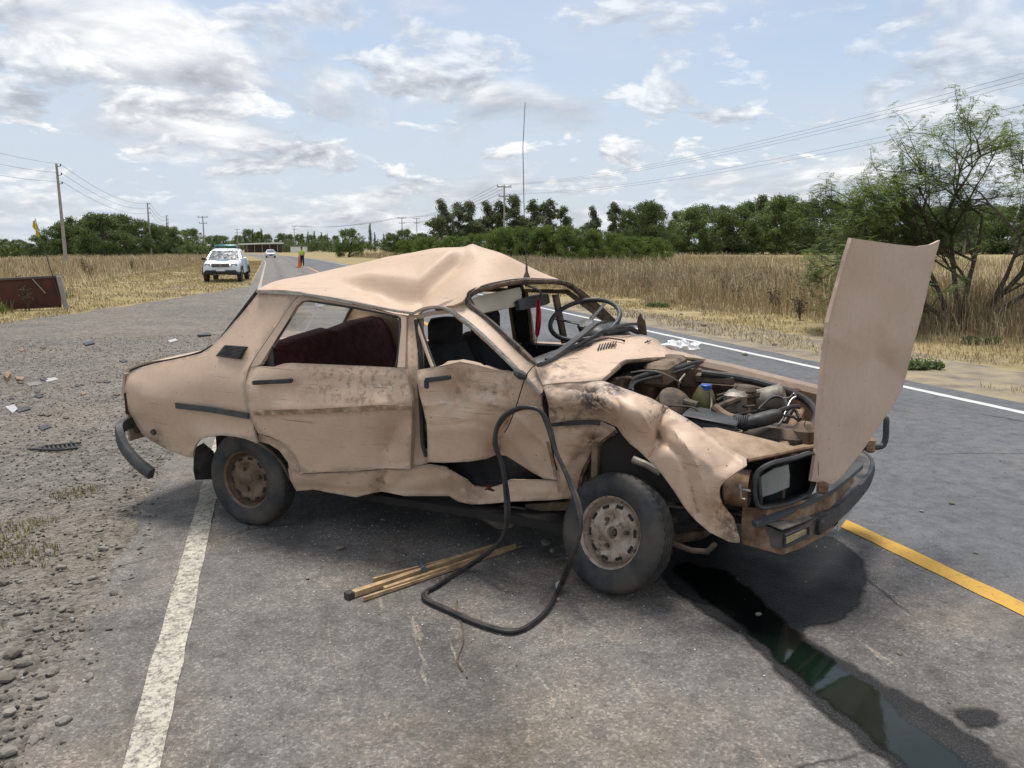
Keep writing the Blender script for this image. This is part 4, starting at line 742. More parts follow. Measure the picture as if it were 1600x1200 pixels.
# --- boot lid, rear window, rear panel
BL = RBF([(-.98, .12, .888), (-.75, .12, .925), (-.52, .12, .955), (-.34, .14, .985), (-1.0, .8, .90), (-.7, .8, .965), (-.36, .8, 1.02), (-.98, 1.48, .888), (-.5, 1.48, .955), (-.34, 1.46, .985)], 1.)
cpanel('boot_lid', [(-.99, .12), (-.34, .14), (-.32, .8), (-.34, 1.46), (-.99, 1.48), (-1.03, .8)], lambda u, v: cp(u, v, BL(u, v) + .03 * min(1, max(0, (u + 1.0) / .2)) * min(1, (-.3 - u) / .15 if u < -.3 else 0)), M_roof, .02, .06)
cpanel('rear_panel', [(.10, .42), (1.5, .42), (1.5, .86), (.10, .86)], lambda v, z: cp(-1.0 - .05 * math.sin(math.pi * (v - .1) / 1.4), v, z), M_paint, .015, .1, toward=cp(-9, .8, .7))
obj('tail_lamp', MB().add([cp(-.985, .085, .60), cp(-.985, .085, .74), cp(-1.02, .35, .74), cp(-1.02, .35, .60), cp(-.95, .11, .60), cp(-.95, .11, .74), cp(-.97, .35, .74), cp(-.97, .35, .60)], [(0, 1, 2, 3), (0, 4, 5, 1), (4, 7, 6, 5), (1, 5, 6, 2), (0, 3, 7, 4), (3, 2, 6, 7)]), plain('dark_red_lens', (.05, .008, .008), .35), W)
cpanel('rear_window', [(.28, 0), (1.34, 0), (1.44, 1), (.18, 1)], lambda v, t: cp(.0 - .33 * t, v, 1.405 - .39 * t + .02 * math.sin(math.pi * v / 1.6)), M_glass, .004, .15, toward=cp(-9, .8, 3), wr=0)
obj('rear_window_seal', MB().tube([cp(0, .28, 1.405), cp(-.33, .18, 1.01), cp(-.33, .8, 1.03), cp(-.33, 1.44, 1.01), cp(0, 1.34, 1.405)], .012, 6), M_rubber, W)
obj('rear_bumper', sweep(MB(), [Vector(p) for p in smooth_poly([tuple(p) for p in (cp(-1.04, .9, .52), cp(-1.06, .45, .52), pv(209, 659, .16), pv(192, 664, .06), pv(186, 675, .0), pv(193, 698, -.03), pv(212, 722, -.04), pv(236, 741, -.04))], 5)], [(-.025, -.034), (.012, -.034), (.022, -.022), (.024, .0), (.022, .022), (.012, .034), (-.025, .034)]), M_greypl, W)
obj('bumper_bracket', MB().box(pv(209, 668, .16), (.12, .05, .06), UX, VX, ZX, .01), M_grime, W)
obj('reflector_stud', MB().lathe([(0, .02), (.012, .02), (.02, .012), (.021, 0)], pv(241, 675, .03), -VX, 12), M_grime, W)
strip_px('boot_seam', [(200, 580, .13), (219, 573, .115), (241, 567, .105), (280, 559, .10), (314, 550, .105), (331, 540, .12)], .007, M_dark, None, 6, 3)
# side moulding and cabin vent
trim('side_moulding', [(275, 633.5, -.012), (330, 640, -.014), (388, 650, -.012)], .006, .017, M_greypl, quarter, 3)
panel('cabin_vent', [(351, 539), (386.5, 541.5), (375, 561), (337, 556)], [(351, 539, .10), (386, 541, .085), (375, 561, .055), (337, 556, .08)], M_blackpl, t=.008, sp=8, parent=quarter, wr=0)
for k in range(9):
    a = (k + .7) / 9.4; l0 = (351 + (337 - 351) * a, 539 + (556 - 539) * a); r0 = (386.5 + (375 - 386.5) * a, 541.5 + (561 - 541.5) * a); vl = .10 - .02 * a - .008; vr = .085 - .03 * a - .008
    obj('vent_slat', MB().tube([pv(l0[0] + 2, l0[1], vl), pv(r0[0] - 2, r0[1], vr)], .0035, 5), M_rubber, quarter)
# --- front wing (near side), rolled over the wheel, and the panel behind the wheel
WV = [(848, 601, .085), (877, 597, .10), (913, 595, .12), (939, 594, .15), (979, 608, .17), (1018, 622, .185), (1041, 636, .195), (1072, 653, .19), (1103, 673, .18), (1132, 696, .16), (1166, 716, .14), (1167, 727, .10), (853, 630, .07), (885, 628, .055), (930, 628, .06), (960, 632, .04), (985, 645, .03), (1008, 655, .045), (1030, 680, .13), (1042, 658, .14), (1062, 690, .07), (1085, 722, .04), (1110, 735, .045), (1136, 750, .05), (1124, 767, .06), (1129, 789, .075), (1146, 809, .085), (1156, 845, .10), (860, 660, .12), (900, 657, .14), (939, 657, .165), (964, 667, .19), (984, 693, .15), (1015, 721, .12), (1032, 738, .10), (1055, 770, .075), (1069, 792, .065), (1086, 812, .065), (1109, 832, .075), (1140, 847, .09), (1090, 770, .035)]
wing = panel('front_wing', [(848, 602), (877, 598), (913, 596), (939, 594), (979, 608), (1018, 622), (1041, 636), (1072, 653), (1103, 673), (1132, 696), (1156, 710), (1166, 716), (1167, 727), (1150, 738), (1134, 750), (1126, 760), (1124, 768), (1125, 778), (1129, 789), (1138, 801), (1146, 810), (1152, 828), (1156, 841), (1156, 848), (1140, 847), (1109, 832), (1086, 812), (1069, 792), (1055, 770), (1032, 738), (1015, 721), (1000, 706), (984, 693), (973, 680), (964, 667), (950, 661), (939, 657.6), (900, 659), (862, 662), (858, 653), (857, 633), (851, 611)],
             WV, t=.010, sp=4.5, creases=[([(1040, 638), (1024, 668), (1034, 690), (1012, 716)], .028, 3.2), ([(1034, 688), (1064, 716), (1082, 770), (1094, 812)], .016, 3), ([(1052, 672), (1084, 712), (1112, 790)], -.014, 3), ([(955, 612), (972, 640), (965, 662)], .02, 3), ([(985, 616), (1002, 648), (1020, 676)], -.016, 3.5), ([(900, 604), (918, 630), (905, 656)], .014, 3), ([(862, 620), (900, 640), (950, 648)], -.010, 3), ([(1098, 690), (1120, 740)], .010, 3), ([(1042, 640), (1030, 664), (1028, 682), (1018, 698)], .035, 7), ([(1030, 684), (1060, 706), (1078, 745), (1090, 800)], .020, 7), ([(940, 622), (960, 640), (1000, 668), (1020, 690)], -.015, 8), ([(920, 612), (945, 650), (962, 664)], .022, 7), ([(850, 640), (890, 648), (930, 636)], .014, 6), ([(1072, 655), (1110, 690), (1160, 722)], -.016, 6), ([(1135, 755), (1080, 700)], -.010, 8), ([(870, 606), (930, 612)], .016, 5)], wr=.002, wf=9, fold=.012, ff=66)
panel('wing_skirt', [(862, 666), (900, 664), (939, 662), (962, 671), (961, 679), (945, 687), (931, 701), (923, 715), (916, 727), (908, 746), (905, 767), (902, 779), (872, 779), (871, 750), (866, 715), (863, 690)], [(862, 666, .15), (939, 662, .19), (962, 675, .24), (931, 701, .27), (916, 727, .29), (905, 767, .31), (872, 779, .27), (871, 750, .235), (863, 690, .18), (895, 710, .20), (900, 680, .17)], t=.02, sp=6, wr=.004, wf=12, creases=[([(880, 735), (900, 700), (925, 690)], -.015, 7)], fold=.012, ff=40)
strip_px('arch_lip', [(963, 674, .235), (946, 685, .25), (931, 700, .265), (922, 716, .275), (914, 732, .285), (908, 748, .29), (905, 768, .30)], .010, M_rimedge, None, 6, 3)
trim('wing_moulding', [(863, 663, .13), (890, 661, .135), (920, 660, .14), (938, 661.5, .15)], .006, .010, M_rubber, wing, 3)
strip_px('hinge_gap', [(849, 618, .14), (853, 640, .15), (858, 668, .18), (863, 700, .2), (868, 735, .215)], .012, M_dark, None, 6, 3)
trim('pillar_moulding', [(856, 690, .175), (862, 715, .19), (868, 745, .19)], .004, .008, M_rust, None, 3)
# --- scuttle panel below the missing windscreen
KV = [(836, 570, .125), (855, 566, .2), (880, 554, .4), (902, 542, .6), (925, 530, .8), (940, 525, .9), (981, 524, 1.25), (1015, 526, 1.42), (1037, 543, 1.47), (1060, 550, 1.5), (1092, 557, 1.53), (939, 593, .15), (964, 573, .37), (979, 562, .5), (1018, 558, .88), (1066, 557, 1.30), (1103, 562, 1.5), (877, 597, .10), (848, 601, .085), (913, 595, .12), (950, 560, .5), (990, 545, .85), (1030, 552, 1.1)]
scut = panel('scuttle_panel', [(836, 570), (855, 565), (880, 554), (902, 541), (925, 530), (940, 525), (981, 523.5), (1015, 526), (1026, 530), (1037, 542), (1060, 549), (1092, 556), (1103, 561), (1066, 557), (1018, 558.5), (979, 562), (964, 573), (939, 594), (913, 595.5), (877, 597.5), (848, 601), (842, 588)], KV, t=.012, sp=6, wr=.002, wf=10, toward=(0, 2, 6), fold=.008, ff=50)
strip_px('bonnet_lip', [(939, 597, .15), (964, 576, .37), (979, 565, .5), (1018, 561.5, .88), (1066, 560, 1.30), (1098, 565, 1.46)], .012, M_inner, scut, 6, 3)
for k in range(7):
    x = 934 + k * 4.2; obj('vent_slot', MB().tube([pv(x, 548 - k * .9, .60 + k * .02) + ZX * .004, pv(x + 4, 539 - k * .7, .74 + k * .02) + ZX * .004], .0035, 5), M_dark, scut)
for k in range(9):
    x = 978 + k * 4.2; obj('vent_slot', MB().tube([pv(x, 543 - k * .9, 1.02 + k * .02) + ZX * .004, pv(x + 5, 535 - k * .3, 1.14 + k * .02) + ZX * .004], .003, 5), M_dark, scut)
strip_px('wiper_arm', [(900, 546, .55), (925, 534, .72), (950, 528, .88), (972, 531, .95), (976, 533, .96)], [.005] * 4 + [.008], M_blackpl, None, 6, 1)
strip_px('lower_windscreen_seal', [(838, 572, .13), (856, 565, .2), (881, 552, .4), (905, 538, .6), (926, 527, .8), (945, 517, .95), (972, 508, 1.15), (995, 506, 1.35)], .010, M_rubber, None, 6, 3)
# far wing top rail
sweep_pts = [pv(1090, 560, 1.54), pv(1140, 570, 1.55), pv(1200, 585, 1.55), pv(1285, 606, 1.55), cp(3.22, 1.54, .80)]
obj('far_wing', sweep(MB(), sweep_pts, [(-.07, -.30), (.07, -.34), (.085, -.03), (.06, .0), (-.06, .0), (-.075, -.02)]), M_paint, W)
# --- front end
nose = obj('wing_flange', shell([pv(*q) for q in ((1098, 668, .24), (1120, 668, .34), (1180, 682, .40), (1240, 697, .46), (1276, 690, .62), (1276, 700, .50), (1232, 706, .38), (1206, 712, .30), (1168, 718, .17), (1130, 697, .19))], [(0, 1, 9), (1, 8, 9), (1, 2, 8), (2, 7, 8), (2, 3, 7), (3, 6, 7), (3, 5, 6), (3, 4, 5)], .01, (0, 0, 9)), M_flange, W)
strip_px('flange_edge', [(1168, 719, .17), (1206, 712, .27), (1236, 705, .36), (1275, 697, .5)], [.010, .008, .008, .010], M_rust, None, 6, 3)
house = obj('headlamp_surround', MB().tube([Vector(p) for p in smooth_poly([tuple(pv(*q)) for q in ((1184, 738, .16), (1206, 724, .19), (1240, 716, .30), (1270, 709, .42), (1275, 740, .45), (1266, 768, .45), (1255, 776, .40), (1228, 787, .28), (1190, 793, .18), (1181, 782, .155), (1179, 760, .15))], 4, True)], .013, 6, closed=True, flat=.8), M_blackpl, W)
obj('headlamp_box', shell([pv(*q) for q in ((1184, 738, .16), (1206, 724, .19), (1270, 709, .42), (1266, 768, .45), (1228, 787, .28), (1190, 793, .18), (1195, 745, .35), (1208, 732, .38), (1262, 718, .6), (1258, 762, .6), (1226, 778, .46), (1194, 782, .36))], [(0, 1, 7), (0, 7, 6), (1, 2, 8), (1, 8, 7), (2, 3, 9), (2, 9, 8), (3, 4, 10), (3, 10, 9), (4, 5, 11), (4, 11, 10), (5, 0, 6), (5, 6, 11), (6, 7, 10), (6, 10, 11), (7, 8, 9), (7, 9, 10)], .006, CAMP), M_blackpl, house, smooth=False)
lamp = obj('headlamp', shell([pv(*q) for q in smooth_poly([(1190, 744, .235), (1210, 732, .255), (1232, 726, .29), (1234, 742, .29), (1233, 761, .29), (1212, 770, .255), (1188, 778, .235), (1187, 760, .23)], 1, True)], [(0, 1, 7), (1, 2, 3), (1, 3, 7), (3, 4, 5), (3, 5, 7), (5, 6, 7)], .02, CAMP), M_lens, W)
obj('reflector', shell([pv(*q) for q in ((1191, 747, .275), (1232, 730, .325), (1232, 760, .325), (1190, 775, .275), (1212, 752, .40))], [(0, 1, 4), (1, 2, 4), (2, 3, 4), (3, 0, 4)], .004, CAMP), M_refl, lamp)
obj('lamp_bucket', MB().lathe([(0, .085), (.10, .082), (.11, .06), (.11, 0)], pv(1172, 764, .2), -UX, 20), M_rust, W)
obj('adjuster_screw', MB().tube([pv(1156, 764, .1), pv(1172, 767, .08)], .006, 8), M_chrome, W)
obj('lamp_bracket', MB().tube([pv(1156, 756, .1), pv(1158, 778, .1), pv(1164, 780, .1)], .005, 6), M_chrome, W)
obj('apron', shell([pv(*q) for q in ((1160, 792, .22), (1200, 795, .20), (1250, 783, .35), (1300, 772, .62), (1335, 745, 1.1), (1158, 825, .20), (1195, 832, .16), (1160, 850, .2), (1204, 862, .15), (1222, 867, .15), (1250, 857, .27), (1290, 836, .52), (1322, 806, .9))], [(0, 1, 5), (1, 6, 5), (5, 6, 7), (6, 8, 7), (1, 2, 6), (2, 9, 6), (6, 9, 8), (2, 10, 9), (2, 3, 11), (2, 11, 10), (3, 4, 12), (3, 12, 11)], .01, CAMP), M_rust, W)
bump_path = [Vector(p) for p in smooth_poly([tuple(p) for p in (pv(1222, 846, .13), pv(1250, 835, .26), pv(1280, 820, .42), pv(1310, 797, .70), pv(1340, 767, 1.05), pv(1357, 742, 1.35), pv(1354, 722, 1.55), cp(3.2, 1.66, .47))], 5)]
fb = obj('front_bumper', sweep(MB(), bump_path, [(.0, -.038), (.0, .038), (-.10, .048), (-.125, .045), (-.125, -.01), (-.05, -.042)]), M_bumper, W)
obj('bumper_face', sweep(MB(), [p + ZX * .0 + (UX * .008) for p in bump_path[9:]], [(.012, -.036), (.02, .0), (.012, .04), (-.006, .04), (-.006, -.036)]), M_blackpl, fb)
obj('bumper_top', sweep(MB(), [p + ZX * .052 for p in bump_path[:9]], [(-.002, -.002), (-.115, .008), (-.115, .012), (-.002, .004)]), M_alu, fb)
obj('signal_lamp', shell([pv(*q) for q in ((1229, 842, .125), (1260, 828, .275), (1260, 835, .275), (1229, 850, .125))], [(0, 1, 2), (0, 2, 3)], .012, CAMP), M_amber, fb)
obj('signal_surround', MB().tube([pv(*q) for q in ((1226, 837, .12), (1263, 822, .27), (1263, 836, .27), (1226, 854, .12))], .006, 6, closed=True), M_blackpl, fb)
obj('overrider', MB().box(pv(1281, 821, .40), (.03, .06, .07), UX, VX, ZX, .012), M_blackpl, fb)
obj('grille_trim', sweep(MB(), [Vector(p) for p in smooth_poly([tuple(pv(*q)) for q in ((1180, 820, .12), (1215, 806, .22), (1250, 790, .36), (1300, 765, .62), (1345, 728, 1.05))], 4)], [(-.022, -.013), (.012, -.013), (.012, .010), (-.022, .014)]), M_greypl, W)
obj('far_headlamp_surround', MB().tube([Vector(p) for p in smooth_poly([tuple(p) for p in (pv(1338, 702, 1.2), pv(1356, 699, 1.25), pv(1376, 698, 1.3), pv(1383, 688, 1.32), pv(1384.5, 668, 1.34), pv(1381, 652, 1.36), pv(1345, 660, 1.42))], 4)], .016, 8), M_blackpl, W)
plate = obj('number_plate', shell([pv(*q) for q in ((1310, 812, .66), (1334, 790, .92), (1330, 800, .92), (1309, 831, .66))], [(0, 1, 2), (0, 2, 3)], .003, CAMP), plain('bent_white_plate', (.42, .42, .40), .5, .2), W)
obj('front_crossmember', MB().box(cp(2.95, .8, .35), (.12, 1.1, .1), UX, VX, ZX, .02), M_grime, W)
# --- bonnet, hinged at the nose and standing upright
HD = RBF([(1331, 372, 3.50), (1365, 377, 3.78), (1401, 382, 4.02), (1434, 386, 4.22), (1455, 382, 4.40), (1469, 375, 4.55), (1308, 450, 3.47), (1294, 504, 3.44), (1285, 583, 3.42), (1279, 648, 3.40), (1276, 701, 3.39), (1268, 752, 3.38), (1301, 756, 3.48), (1312, 749, 3.53), (1347, 705, 3.76), (1372, 669, 3.93), (1398, 630, 4.12), (1410, 608, 4.22), (1416, 587, 4.27), (1441, 490, 4.36), (1455, 429, 4.44), (1330, 450, 3.63), (1370, 440, 3.86), (1410, 450, 4.10), (1340, 560, 3.76), (1371, 556, 3.97), (1392, 545, 4.03), (1330, 640, 3.66), (1365, 600, 3.93), (1330, 520, 3.64), (1400, 500, 4.07)])
P, Fc = fill2d([(1331, 372), (1365, 377), (1401, 382), (1434, 385), (1455, 382), (1469, 375), (1462, 400), (1455, 429), (1441, 490), (1426, 543), (1416, 587), (1410, 608), (1398, 630), (1372, 669), (1347, 705), (1326, 731), (1312, 748), (1301, 756), (1285, 754), (1268, 752), (1276, 701), (1279, 648), (1285, 583), (1292, 529), (1294, 504), (1308, 450), (1320, 407)], 7.5)
def hz_(x, y):
    d = HD(x, y)
    for pl, dep, wid in (([(1371, 556), (1350, 610), (1335, 650)], -.03, 9), ([(1371, 556), (1400, 585), (1412, 600)], .03, 6), ([(1300, 528), (1340, 548), (1371, 556)], -.022, 9), ([(1371, 555), (1373, 520)], .03, 8)): d += dep * math.exp(-segdist((x, y), pl) / wid)
    return gd(x, y, d)
bonnet = obj('bonnet', shell([hz_(*p) for p in P], Fc, .016, CAMP, .0015, 7), M_hood, W, sharp=60)
obj('bonnet_brace', MB().tube([gd(1300, 700, 3.6), gd(1330, 560, 3.9), gd(1360, 400, 4.0)], .014, 6), M_inner, bonnet)
obj('bonnet_hinge', MB().box(pv(1285, 762, .45), (.05, .06, .05), UX, VX, ZX, .01), M_rust, W)
obj('bonnet_hinge', MB().box(cp(3.36, 1.25, .60), (.05, .06, .08), UX, VX, ZX, .01), M_rust, W)
# --- floor, bulkhead, inner structure, far side
obj('floor_pan', cbox(MB(), (.9, .82, .25), (2.7, 1.18, .04)), M_dark, W); obj('bulkhead', cbox(MB(), (2.13, .85, .62), (.03, 1.22, .72)), M_inner, W)
obj('rear_bulkhead', cbox(MB(), (-.1, .8, .55), (.03, 1.25, .7)), M_dark, W); obj('bay_tray', cbox(MB(), (2.55, .85, .40), (.85, 1.1, .03)), M_dark, W)
obj('inner_wing', cbox(MB(), (2.55, 1.38, .66), (.86, .04, .40), .01), M_inner, W); obj('inner_wing', MB().add([cp(2.16, .30, .45), cp(2.95, .34, .45), cp(2.95, .36, .66), cp(2.16, .30, .86), cp(2.16, .27, .45), cp(2.95, .31, .45), cp(2.95, .33, .66), cp(2.16, .27, .86)], [(0, 1, 2, 3), (7, 6, 5, 4), (3, 2, 6, 7), (0, 4, 5, 1), (0, 3, 7, 4), (1, 5, 6, 2)]), M_dark, W)  # near wing is darkened by colour for the shade inside the wheel arch
obj('radiator_panel', cbox(MB(), (2.98, .92, .58), (.05, .95, .34), .01), M_rust, W)
obj('suspension_tower', MB().lathe([(-.12, .11), (.0, .11), (.07, .10), (.11, .07), (.12, 0)], pv(952, 720, .42), (.0, 0, 1), 24), M_inner, W)
obj('spring_arm', MB().tube([pv(990, 718, .26), pv(1010, 726, .24), pv(1032, 738, .25)], [.02, .017, .02], 8), M_alu, W); obj('spring_arm', MB().tube([pv(990, 726, .30), pv(1014, 738, .30), pv(1040, 748, .32)], [.016, .014, .016], 8), M_grime, W)
obj('steering_arm', MB().tube([pv(1040, 845, .25), pv(1080, 860, .22), pv(1105, 862, .22), pv(1118, 850, .26)], .014, 8), M_grime, W); obj('lower_wishbone', MB().tube([cp(2.42, .30, .24), cp(2.62, .42, .26), cp(2.75, .7, .30)], [.035, .03, .03], 8), M_grime, W)
obj('drive_shaft', MB().tube([cp(2.35, .28, .30), cp(2.45, .8, .36)], .022, 8), M_grime, W); obj('shock_absorber', MB().tube([cp(2.50, .34, .33), cp(2.45, .40, .62)], [.03, .022], 10), M_grime, W)
obj('exhaust_pipe', MB().tube([cp(-.6, .9, .2), cp(.6, .7, .19), cp(1.6, .6, .2), cp(2.5, .7, .32)], .025, 8), M_grime, W)
panel('torn_floor', [(706, 782), (740, 790), (800, 792), (822, 795), (800, 824), (780, 827), (757, 815), (735, 800)], [(706, 782, .33), (822, 795, .36), (780, 827, .42)], M_alu, t=.006, sp=8, wr=.006, wf=12); panel('floor_rail', [(600, 778), (690, 783), (702, 790), (660, 790), (606, 786)], .36, M_inner, t=.02, sp=10)
panel('floor_rail', [(820, 788), (900, 784), (900, 797), (822, 799)], .38, M_inner, t=.02, sp=10)
for cpx, cpy, cv, sz in ((742, 750, .38, .11), (768, 764, .33, .06), (728, 742, .40, .07)):
    b_ = MB().ball((0, 0, 0), 1.0, 16, 9); c_ = pv(cpx, cpy, cv); b_.v = [tuple(c_ + (UX * p[0] * 1.2 + VX * p[1] * .5 + ZX * p[2] * .45) * sz * (1 + .55 * noise.noise(Vector(p) * 2.6 + Vector((cpx, 0, 0))) + .25 * noise.noise(Vector(p) * 7))) for p in b_.v]; obj('torn_carpet', b_, M_maroon, W, sharp=25)
obj('seat_rail', MB().tube([pv(755, 735, .32), pv(785, 722, .34)], .012, 6), M_chrome, W); obj('seat_rail', MB().box(pv(800, 742, .36), (.22, .03, .03), UX, VX, ZX, .006), M_alu, W)
obj('door_debris', MB().box(pv(783, 730, .33), (.05, .02, .03), UX, VX, ZX, .004), M_white, W)
FS = lambda z: 1.60 - (0 if z < .72 else (z - .72) * .33)
def far(name, poly, mat=M_inner, t=.04): return cpanel(name, poly, lambda u, z: cp(u, FS(z), z), mat, t, .12, toward=cp(1, 9, .8), wr=0)
far('far_rear_quarter', [(-.98, .4), (-.35, .3), (-.3, .62), (.3, .62), (.35, 1.0), (.05, 1.40), (-.05, 1.40), (-.33, 1.0), (-.98, .87)], M_paint); fr = far('far_rear_door', [(.36, .3), (1.18, .3), (1.18, 1.03), (.36, 1.0)], M_paint); ff = far('far_front_door', [(1.20, .3), (2.1, .3), (2.1, 1.05), (1.20, 1.03)], M_paint)
obj('far_door_lining', cbox(MB(), (1.62, 1.44, .72), (.82, .03, .62), .01), M_blackcloth, ff); obj('far_door_lining', cbox(MB(), (.78, 1.44, .68), (.78, .03, .6), .01), M_blackcloth, fr)
far('far_front_wing', [(2.12, .3), (2.15, .6), (2.75, .6), (2.8, .3), (3.1, .4), (3.1, .8), (2.12, 1.0)], M_paint); far('far_sill', [(.3, .22), (2.1, .22), (2.1, .3), (.3, .3)], M_paint)
obj('far_door_pillar', sweep(MB(), [cp(1.20, 1.50, 1.0), cp(1.18, 1.37, 1.42)], [(-.05, -.02), (.05, -.02), (.05, .02), (-.05, .02)]), M_dark, W)
for nm, pts in (('far_window_frame', [(1.26, 1.49, 1.03), (1.25, 1.38, 1.38), (1.55, 1.36, 1.38), (1.98, 1.49, 1.05)]), ('far_window_frame', [(.38, 1.49, 1.0), (.12, 1.38, 1.37), (.6, 1.37, 1.38), (1.12, 1.37, 1.38), (1.13, 1.49, 1.02)])): obj(nm, sweep(MB(), [cp(*q) for q in pts], [(-.012, -.016), (.012, -.016), (.012, .016), (-.012, .016)]), M_inner, W)
obj('far_vent_bar', sweep(MB(), [cp(1.50, 1.45, 1.04), cp(1.46, 1.38, 1.36)], [(-.012, -.02), (.012, -.02), (.012, .02), (-.012, .02)]), M_inner, ff)
# --- cabin
def seat_loft(name, secs, mat, parent=None): return obj(name, MB().loft([[cp(*q) for q in smooth_poly(s, 3, True)] for s in secs]), mat, parent or W, sharp=60)
def bsec(v, zt, du=0): return [(.40 + du, v, .50), (.34 + du, v, .60), (.24 + du, v, .85), (.16 + du, v, zt - .04), (.08 + du, v, zt), (.02 + du, v, zt - .03), (.08 + du, v, .8), (.2 + du, v, .52)]
rs = seat_loft('rear_seat_back', [bsec(.20, 1.04), bsec(.24, 1.075), bsec(.5, 1.11), bsec(.78, 1.135), bsec(.84, 1.12), bsec(1.1, 1.155), bsec(1.36, 1.165), bsec(1.40, 1.13)], M_maroon)
seat_loft('rear_seat_cushion', [[(.35, v, .42), (.9, v, .42), (.92, v, .52 + b), (.8, v, .60 + b), (.4, v, .58 + b)] for v, b in ((.22, -.05), (.28, 0), (.8, .0), (1.3, 0), (1.36, -.05))], M_maroon)
sh = obj('parcel_shelf', cbox(MB(), (-.13, .8, 1.0), (.44, 1.2, .02)), M_cream, W); obj('shelf_speaker', MB().lathe([(0, .09), (.015, .085), (.02, .06), (.005, .0)], cp(-.05, .86, 1.03), (0, 0, 1), 24), M_blackpl, sh)
def fseat(v, u, dark, lean=0):
    b = [[(u + .02 - .10 * t + lean * t, v + s * w, .55 + .55 * t) for s, w in ((-1, .22), (0, .24), (1, .22))] for t in (0, 1)]
    st = seat_loft('front_seat_back', [[(u + .10 - .18 * t, v - wd, .5 + .6 * t), (u + .14 - .18 * t, v, .5 + .6 * t), (u + .10 - .18 * t, v + wd, .5 + .6 * t), (u - .02 - .18 * t, v + wd * .95, .5 + .6 * t), (u - .02 - .18 * t, v - wd * .95, .5 + .6 * t)] for t, wd in ((0, .23), (.3, .25), (.8, .23), (1.0, .19), (1.04, .12))], dark)
    seat_loft('headrest', [[(u - .12, v - wd, z), (u - .06, v - wd * .8, z), (u - .06, v + wd * .8, z), (u - .12, v + wd, z), (u - .17, v + wd * .8, z), (u - .17, v - wd * .8, z)] for z, wd in ((1.12, .10), (1.15, .13), (1.23, .13), (1.26, .09))], dark, st)
    seat_loft('front_seat_cushion', [[(u + .05, v - wd, z), (u + .05, v + wd, z), (u + .52, v + wd, z), (u + .56, v, z), (u + .52, v - wd, z)] for z, wd in ((.36, .22), (.5, .24), (.56, .19))], dark)
fseat(.58, 1.22, M_blackcloth); fseat(1.16, 1.18, M_blackcloth)
obj('jacket', MB().ball(cp(1.42, .55, .74), (.22, .22, .16), 14, 8), plain('dark_blue_jacket', (.013, .017, .032), .9, .3, 10, None, 0, .5, 30), W)
dash = seat_loft('dashboard', [[(1.98 + du, v, 1.05 + dz), (1.88 + du, v, 1.10 + dz), (1.76 + du, v, 1.085 + dz), (1.72 + du, v, 1.0 + dz), (1.76 + du, v, .85), (1.98 + du, v, .85)] for v, du, dz in ((.20, -.04, -.03), (.24, -.03, .0), (.6, -.01, .015), (1.0, .03, .025), (1.4, .06, .02), (1.45, .06, -.02))], M_dash)
seat_loft('instrument_hood', [[(1.97, v, 1.08), (1.94, v, 1.16 + dz), (1.86, v, 1.20 + dz), (1.80, v, 1.18 + dz), (1.80, v, 1.08)] for v, dz in ((1.02, -.04), (1.08, 0), (1.36, .0), (1.42, -.04))], M_blackpl, dash)
for k in range(16): a = k / 15.; obj('demister_slat', MB().tube([cp(1.915, .48 + .5 * a, 1.135 + .012 * a), cp(1.955, .48 + .5 * a, 1.13 + .012 * a)], .004, 5), M_rubber, dash)
obj('dash_pad_edge', sweep(MB(), [Vector(p) for p in smooth_poly([tuple(pv(*q)) for q in ((856, 562, .24), (880, 545, .4), (905, 526, .6), (930, 506, .8), (944, 503, .95))], 4)], [(-.018, -.008), (.018, -.008), (.018, .006), (-.018, .006)]), M_blackpl, dash)
sc_ = cp(1.73, 1.19, 1.225); sax = (Vector((-.24, -.44, .86))).normalized(); sX = (VX - sax * VX.dot(sax)).normalized(); sY = sax.cross(sX).normalized()
sw = obj('steering_wheel', MB().tube([sc_ + (sX * math.cos(t) + sY * math.sin(t)) * .215 for t in (2 * math.pi * k / 40 for k in range(40))], .0145, 10, closed=True), M_blackpl, W)
obj('wheel_hub', MB().lathe([(-.03, .05), (.0, .055), (.015, .045), (.018, 0)], sc_ - sax * .04, sax, 20), M_blackpl, sw)
for t in (R(205), R(335), R(90)): obj('spoke', MB().tube([sc_ - sax * .035 + (sX * math.cos(t) + sY * math.sin(t)) * .03, sc_ + (sX * math.cos(t) + sY * math.sin(t)) * .19], [.022, .016], 8, flat=.4), M_blackpl, sw)
obj('steering_column', MB().tube([sc_ - sax * .05, sc_ - sax * .3], [.035, .045], 10), M_blackpl, W)
obj('wiper_motor', MB().tube([pv(945, 521, 1.0), pv(968, 514, 1.2), pv(985, 513, 1.35), pv(998, 520, 1.42)], [.016, .02, .02, .014], 8), M_blackpl, W); panel('broken_vent', [(998, 522), (995, 505), (997, 494), (1001, 490), (1004, 498), (1007, 501), (1010, 524)], 1.42, M_grime, t=.02, sp=6, wr=.01, wf=25)
vis = panel('sun_visor', [(737, 467), (750, 462), (812, 448.5), (815, 456), (815, 477), (754, 489), (745, 482)], [(737, 467, .34), (812, 448, .74), (815, 477, .72), (754, 489, .36)], M_cream, t=.015, sp=9, wr=.002)
mir = panel('rear_view_mirror', [(812, 467), (852, 459), (857, 461), (859, 470), (855, 476), (817, 484), (812, 481), (811, 473)], [(812, 467, .66), (857, 461, .86), (855, 476, .86), (817, 484, .66)], M_blackpl, t=.03, sp=7, wr=0, sm=2); strip_px('mirror_arm', [(820, 445, .75), (832, 449, .76), (845, 456, .77), (844, 464, .77)], .007, M_blackpl, mir, 6, 3)
